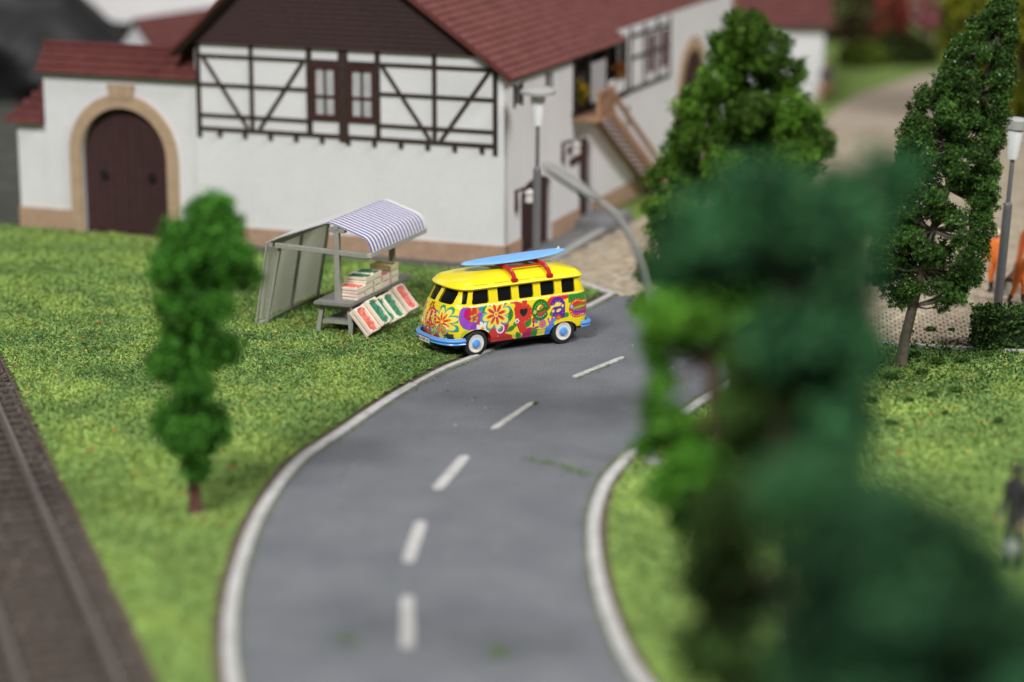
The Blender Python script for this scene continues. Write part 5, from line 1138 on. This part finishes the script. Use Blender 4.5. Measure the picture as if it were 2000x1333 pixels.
# bushes and far trees
Yt = G(1985, 372).y
tree('yellow_green_tree', 'yellow green tree with dark brown trunk behind the street lamp and workers',
     [(-120, 1880, 2060), (-60, 1850, 2100), (0, 1835, 2120), (60, 1832, 2130), (120, 1840, 2130), (180, 1870, 2120), (225, 1900, 2100)],
     Yt + 18, None, [(.17, .19, .008), (.12, .14, .006), (.24, .25, .015), (.06, .08, .006)], M_bark2, 71, leaf=.17, clumps=1100, per=12, crad=.3, trunk_r=(.5, .2), branches=40, base=Vector((G(1990, 372).x + 4.1, Yt + 18, 0)))
def bush(name, label, px, py, Y, rx, rz, cols, seed, n=1600, leaf=.2, group=None, cat='bush'):
    p = at_depth(px, py, Y); rg = np.random.default_rng(seed); P = rg.normal(0, 1, (n, 3)); P /= np.linalg.norm(P, axis=1)[:, None]; P *= rg.uniform(.3, 1, (n, 1)) ** .5 * np.array((rx, rx * .8, rz))
    P *= (1 + .25 * np.array([mnoise.noise((q[0] * .7, q[1] * .7, q[2] * .7 + seed)) for q in P]))[:, None]; P += np.array((0, 0, p.z)); P[:, 2] = np.maximum(P[:, 2], .0)
    t = thing(name, label, cat, (p.x, Y, 0), group=group); c = np.asarray(cols)[rg.integers(0, len(cols), n)] * rg.uniform(.7, 1.25, (n, 1))
    quads_obj('foliage', leaf_quads(P, leaf, rg), 4, M_leaf, t, c); MB().tube([(0, 0, -.05), (.05, 0, p.z * .6 + .2), (0, .05, max(p.z, .5))], [.25, .18, .08], 8).build('stem', M_bark, t); return t
bush('round_bush', 'dark olive green bush at the bend of the pale path', 1765, 108, 126, 1.9, 1.25, [(.025, .04, .006), (.04, .06, .008), (.015, .02, .005)], 5)
bush('red_bush', 'red flowering bush behind the dark olive bush', 1745, 30, 133, 1.05, 2.6, [(.42, .09, .09), (.34, .05, .05), (.2, .06, .03), (.05, .06, .01)], 6)
bush('pink_bush', 'pink and white flowering bush before the yellow green tree', 1815, 25, 131, 1.0, 1.1, [(.45, .09, .14), (.55, .3, .32), (.3, .04, .07), (.06, .08, .01)], 7)
bush('brown_bush', 'dark brown leafed shrub on the far lawn behind the olive bush', 1655, 30, 137, 2.6, 2.4, [(.05, .035, .008), (.07, .03, .02), (.03, .035, .008), (.09, .045, .04)], 8)
bush('lawn_bush', 'low mid green bush on the far lawn next to the olive bush', 1690, 112, 125, 1.4, .8, [(.09, .13, .012), (.13, .17, .02), (.06, .09, .01)], 9)
far_house('far_barn', 'far white barn with red roof behind the cone shaped tree', (14.9, 112.5, 0), math.radians(84), 9.0, 11, 3.7, 6.6, .35)
p = at_depth(318, 60, 128); far_house('far_cottage', 'far white gabled cottage with dark red roof behind the courtyard wall', (-18.0, 106.5, 0), math.radians(-30), 2.7, 10, 3.0, 4.55, .25)
# hedge
hg = thing('hedge', 'clipped dark green box hedge at the foot of the street lamp', 'hedge', (13.55, 63.75, 0)); rg = np.random.default_rng(77)
MB().box(-.62, 3.0, -.42, .42, 0, 1.02).build('hedge_core', mat('hedge_core', (.012, .03, .008), .95), hg)
P = np.stack([rg.uniform(-.72, 3.1, 9000), rg.uniform(-.55, .5, 9000), rg.uniform(.0, 1.2, 9000)], 1); keep = (P[:, 0] < -.55) | (P[:, 1] < -.36) | (P[:, 2] > .92); P = P[keep]
quads_obj('foliage', leaf_quads(P, .062, rg), 4, M_leaf, hg, np.array([(.05, .115, .02), (.032, .078, .015), (.075, .155, .03), (.095, .17, .042)])[rg.integers(0, 4, len(P))] * rg.uniform(.7, 1.2, (len(P), 1)))
# loose crumbs of foliage on the ground around the leaning tree
rg = np.random.default_rng(78)
for k, (px, py, r) in enumerate([(1818, 648, .19), (1858, 648, .12), (1780, 652, .10), (1830, 715, .26), (1880, 712, .28), (1800, 735, .2), (1740, 745, .24), (1705, 790, .16), (1775, 790, .15), (1820, 780, .17), (1868, 770, .2), (1845, 815, .10), (1742, 835, .17), (1930, 700, .16), (1775, 700, .18), (1850, 690, .12), (1950, 830, .13), (1690, 735, .2), (1790, 700, .15)]):
    p = G(px, py); n = int(120 * (r / .15) ** 1.5); P = rg.uniform(-1, 1, (n, 3)); P /= np.maximum(1, np.linalg.norm(P, axis=1))[:, None]; P = P * np.array((r * .8, r * .8, r * .4)); P[:, 2] = np.abs(P[:, 2]) + (.05 if py < 665 else .10)
    on_y = py < 665
    o = quads_obj('foliage_crumb', leaf_quads(P, .045, rg), 4, M_leaf, None, np.array(GC)[rg.integers(0, 4, n)] * rg.uniform(.8, 1.3, (n, 1))); o.location = (p.x, p.y, 0)
    tag(o, 'dark green foliage crumb fallen on the cobbles' if on_y else 'dark green foliage crumb fallen on the lawn under the leaning tree', 'foliage crumb', 'fallen foliage crumbs on cobbles' if on_y else 'fallen foliage crumbs on lawn')
rg = np.random.default_rng(79); P = np.stack([rg.uniform(9.5, 14, 2600), rg.uniform(58.5, 64.2, 2600), rg.uniform(.07, .14, 2600)], 1); P = P[rg.uniform(0, 1, len(P)) < np.clip((P[:, 1] - 57.5) / 7, .05, .8)]
o = quads_obj('foliage_litter', leaf_quads(P, .05, rg), 4, M_leaf, None, np.array(GC)[rg.integers(0, 4, len(P))]); o['kind'] = 'stuff'; tag(o, 'fine dark foliage litter under the leaning tree', 'leaf litter')

# ================================================================== PEOPLE
def person(name, label, loc, rotz, J, rads, cloth, skin, shoes, hair, ht=1.9, hat=None):
    """one continuous skinned body from a joint graph; clothing as colour regions"""
    me = bpy.data.meshes.new('body'); keys = list(J); idx = {k: i for i, k in enumerate(keys)}
    E_ = [('pelvis', 'waist'), ('waist', 'chest'), ('chest', 'neck'), ('neck', 'head'), ('head', 'crown')]
    for s_ in 'lr': E_ += [('chest', 'sh' + s_), ('sh' + s_, 'el' + s_), ('el' + s_, 'wr' + s_), ('wr' + s_, 'ha' + s_), ('pelvis', 'hip' + s_), ('hip' + s_, 'kn' + s_), ('kn' + s_, 'an' + s_), ('an' + s_, 'to' + s_)]
    me.from_pydata([tuple(Vector(J[k]) * ht / 1.75) for k in keys], [(idx[a], idx[b]) for a, b in E_], [])
    tmp = bpy.data.objects.new('tmp', me); COL.objects.link(tmp); sk = tmp.modifiers.new('skin', 'SKIN'); sk.use_smooth_shade = True; sub = tmp.modifiers.new('sub', 'SUBSURF'); sub.levels = 2; sub.render_levels = 2
    for i, k in enumerate(keys):
        r = rads.get(k, rads.get(k[:2], .06)) * ht / 1.75; me.skin_vertices[0].data[i].radius = (r, r); me.skin_vertices[0].data[i].use_root = (k == 'pelvis')
    dg = bpy.context.evaluated_depsgraph_get(); out = bpy.data.meshes.new_from_object(tmp.evaluated_get(dg)); bpy.data.objects.remove(tmp)
    n = len(out.vertices); co = np.empty(n * 3, np.float32); out.vertices.foreach_get('co', co); co = co.reshape(-1, 3)
    JP = np.array([np.array(J[k]) * ht / 1.75 for k in keys]); near_ = np.argmin(((co[:, None] - JP[None]) ** 2).sum(2), 1)
    col = np.ones((n, 4), np.float32)
    for i in range(n):
        k = keys[near_[i]]; col[i, :3] = skin if k in ('head', 'crown') or k[:2] == 'ha' else (shoes if k[:2] in ('an', 'to') else (cloth[1] if k[:2] in ('hi', 'kn') or k == 'pelvis' else cloth[0]))
    ca = out.color_attributes.new('paint', 'FLOAT_COLOR', 'POINT'); ca.data.foreach_set('color', col.ravel()); out.materials.clear(); out.materials.append(mat('figure_paint', (1, 1, 1), .6, attr='paint'))
    t = thing(name, label, 'person', loc, rotz); body = link(bpy.data.objects.new('body', out), t)
    hd_ = Vector(J['head']) * ht / 1.75; cr_ = Vector(J['crown']) * ht / 1.75; q = (cr_ - hd_).to_track_quat('Z', 'Y').to_matrix().to_4x4(); k = ht / 1.75; M = Matrix.Translation(hd_ + (cr_ - hd_) * .35) @ q
    if hat: MB().lathe([(.15 * k, .0), (.155 * k, .015 * k), (.115 * k, .02 * k), (.11 * k, .09 * k), (.07 * k, .135 * k), (.01 * k, .15 * k)], 18, M).build('helmet', mat('hat_' + name + str(hair), hair, .5), t, smooth=True)
    else: MB().lathe([(.10 * k, -.03 * k), (.12 * k, .03 * k), (.10 * k, .09 * k), (.05 * k, .125 * k), (.01 * k, .13 * k)], 14, M).build('hair', mat('hair_' + str(hair), hair, .8), t, smooth=True)
    f = q.to_3x3() @ Vector((0, 0, 1))
    # nose and eyes
    fw_ = Vector((0, -1, 0)); MB().lathe([(.022 * k, 0), (.012 * k, .02 * k), (.002 * k, .03 * k)], 6, Matrix.Translation(hd_ + Vector((0, -.095 * k, -.005 * k))) @ Matrix.Rotation(math.radians(90), 4, 'X')).build('nose', mat('skin', skin, .6), t)
    for s_ in (-1, 1): MB().lathe([(.013 * k, 0), (.009 * k, .008 * k)], 6, Matrix.Translation(hd_ + Vector((s_ * .038 * k, -.088 * k, .03 * k))) @ Matrix.Rotation(math.radians(90), 4, 'X')).build('eye', mat('eye_dark', (.01, .01, .01), .3), t)
    # fingers as short chains closing on the palm
    for s_ in 'lr':
        h0, w0 = Vector(J['ha' + s_]) * k, Vector(J['wr' + s_]) * k; d = (h0 - w0).normalized(); sd = d.cross(Vector((0, 0, 1))); sd = sd.normalized() if sd.length > .05 else Vector((1, 0, 0)); dn = d.cross(sd).normalized()
        for i, L_ in enumerate((.052, .062, .058, .045)):
            o_ = h0 + sd * ((i - 1.5) * .02 * k); MB().tube([o_, o_ + d * L_ * .6 * k, o_ + d * L_ * k + dn * .025 * k], [.011 * k, .010 * k, .007 * k], 6).build('finger', mat('skin', skin, .6), body)
        o_ = w0.lerp(h0, .4); MB().tube([o_, o_ + sd * .04 * k + d * .02 * k, o_ + sd * .045 * k + d * .055 * k], [.013 * k, .011 * k, .008 * k], 6).build('thumb', mat('skin', skin, .6), body)
    return t
STAND = dict(pelvis=(0, 0, .95), waist=(0, .0, 1.1), chest=(0, 0, 1.32), neck=(0, 0, 1.49), head=(0, -.015, 1.60), crown=(0, -.01, 1.70), shl=(.19, 0, 1.42), ell=(.25, .02, 1.14), wrl=(.24, -.12, .92), hal=(.235, -.16, .84), shr=(-.19, 0, 1.42), elr=(-.25, .02, 1.14), wrr=(-.24, -.12, .92), har=(-.235, -.16, .84),
             hipl=(.095, 0, .90), knl=(.11, -.03, .50), anl=(.11, .02, .09), tol=(.12, -.14, .03), hipr=(-.095, 0, .90), knr=(-.11, -.03, .50), anr=(-.11, .02, .09), tor=(-.12, -.14, .03))
RAD = dict(pelvis=.15, waist=.135, chest=.16, neck=.055, head=.095, crown=.07, sh=.075, el=.055, wr=.038, ha=.036, hi=.10, kn=.07, an=.048, to=.04)
BEND = dict(STAND, waist=(0, -.06, 1.08), chest=(0, -.22, 1.25), neck=(0, -.36, 1.36), head=(0, -.45, 1.42), crown=(0, -.49, 1.51), shl=(.19, -.25, 1.32), ell=(.24, -.35, 1.06), wrl=(.18, -.52, .90), hal=(.16, -.58, .84), shr=(-.19, -.25, 1.32), elr=(-.24, -.35, 1.06), wrr=(-.18, -.52, .9), har=(-.16, -.58, .84), knl=(.13, -.14, .50), knr=(-.12, .04, .5), anl=(.13, -.1, .09), tol=(.14, -.26, .03), anr=(-.12, .22, .09), tor=(-.13, .08, .03))
RADW = {k: v * 1.22 for k, v in RAD.items() if k not in ('head', 'crown', 'neck')} | {k: RAD[k] for k in ('head', 'crown', 'neck')}
ORG = (.78, .19, .025); SKIN = (.55, .32, .22); BOOT = (.02, .018, .016)
p1 = G(1948, 572); person('person', 'worker in orange overalls with cream cap standing behind the hedge lamp post', (p1.x - .10, p1.y, .02), math.radians(-35), STAND, RADW, (ORG, ORG), SKIN, BOOT, (.62, .55, .35), 1.95, True)
p2 = G(1988, 596); person('person', 'worker in orange overalls bending forward next to the hedge', (p2.x - .02, p2.y, .02), math.radians(60), BEND, RADW, (ORG, ORG), SKIN, BOOT, (.55, .5, .35), 1.9, True)
p3 = G(1998, 535); person('person', 'worker in orange jacket holding up the far end of the dark timber', (p3.x + .02, p3.y, .02), math.radians(30), BEND, RADW, ((.58, .12, .02), (.5, .1, .02)), SKIN, BOOT, (.62, .5, .3), 2.0, True)
a_, b_ = G(1972, 545, .55), G(2030, 470, 1.1)
lg = MB().tube([(a_.x, a_.y, .42), (b_.x, b_.y - 1.2, 1.25)], [.19, .22], 10).build('timber_log', mat('log_brown', (.075, .028, .02), .8, var=.4, scale=5, bump=.4), None, smooth=True); tag(lg, 'dark brown timber log tilted between the workers in orange', 'log')
MB().tube([(a_.x, a_.y, 0.0), (a_.x, a_.y, .44)], .1, 8).build('log_trestle', M_sgrey, lg)
pd = G(1980, 1112); person('person', 'person in dark grey coat and hat on the lawn by the blue green trees', (pd.x, pd.y, .02), math.radians(-50), STAND, RAD, ((.028, .026, .03), (.045, .045, .048)), (.20, .13, .10), BOOT, (.03, .035, .012), 2.2, True)
bgp = MB().lathe([(.05, -.14), (.16, -.12), (.18, .0), (.13, .12), (.03, .14)], 14).build('shoulder_bag', mat('bag_pale', (.28, .29, .28), .7, var=.1, scale=5), None, smooth=True); bgp.location = (pd.x - .12, pd.y - .25, .55); tag(bgp, 'pale bag carried by the person in the dark grey coat', 'bag')
pf = G(1612, 205); person('person', 'far person in dark purple coat standing on the lawn by the path', (pf.x, pf.y, .02), math.radians(20), STAND, RAD, ((.07, .05, .07), (.2, .1, .05)), SKIN, BOOT, (.25, .13, .05), 2.0)
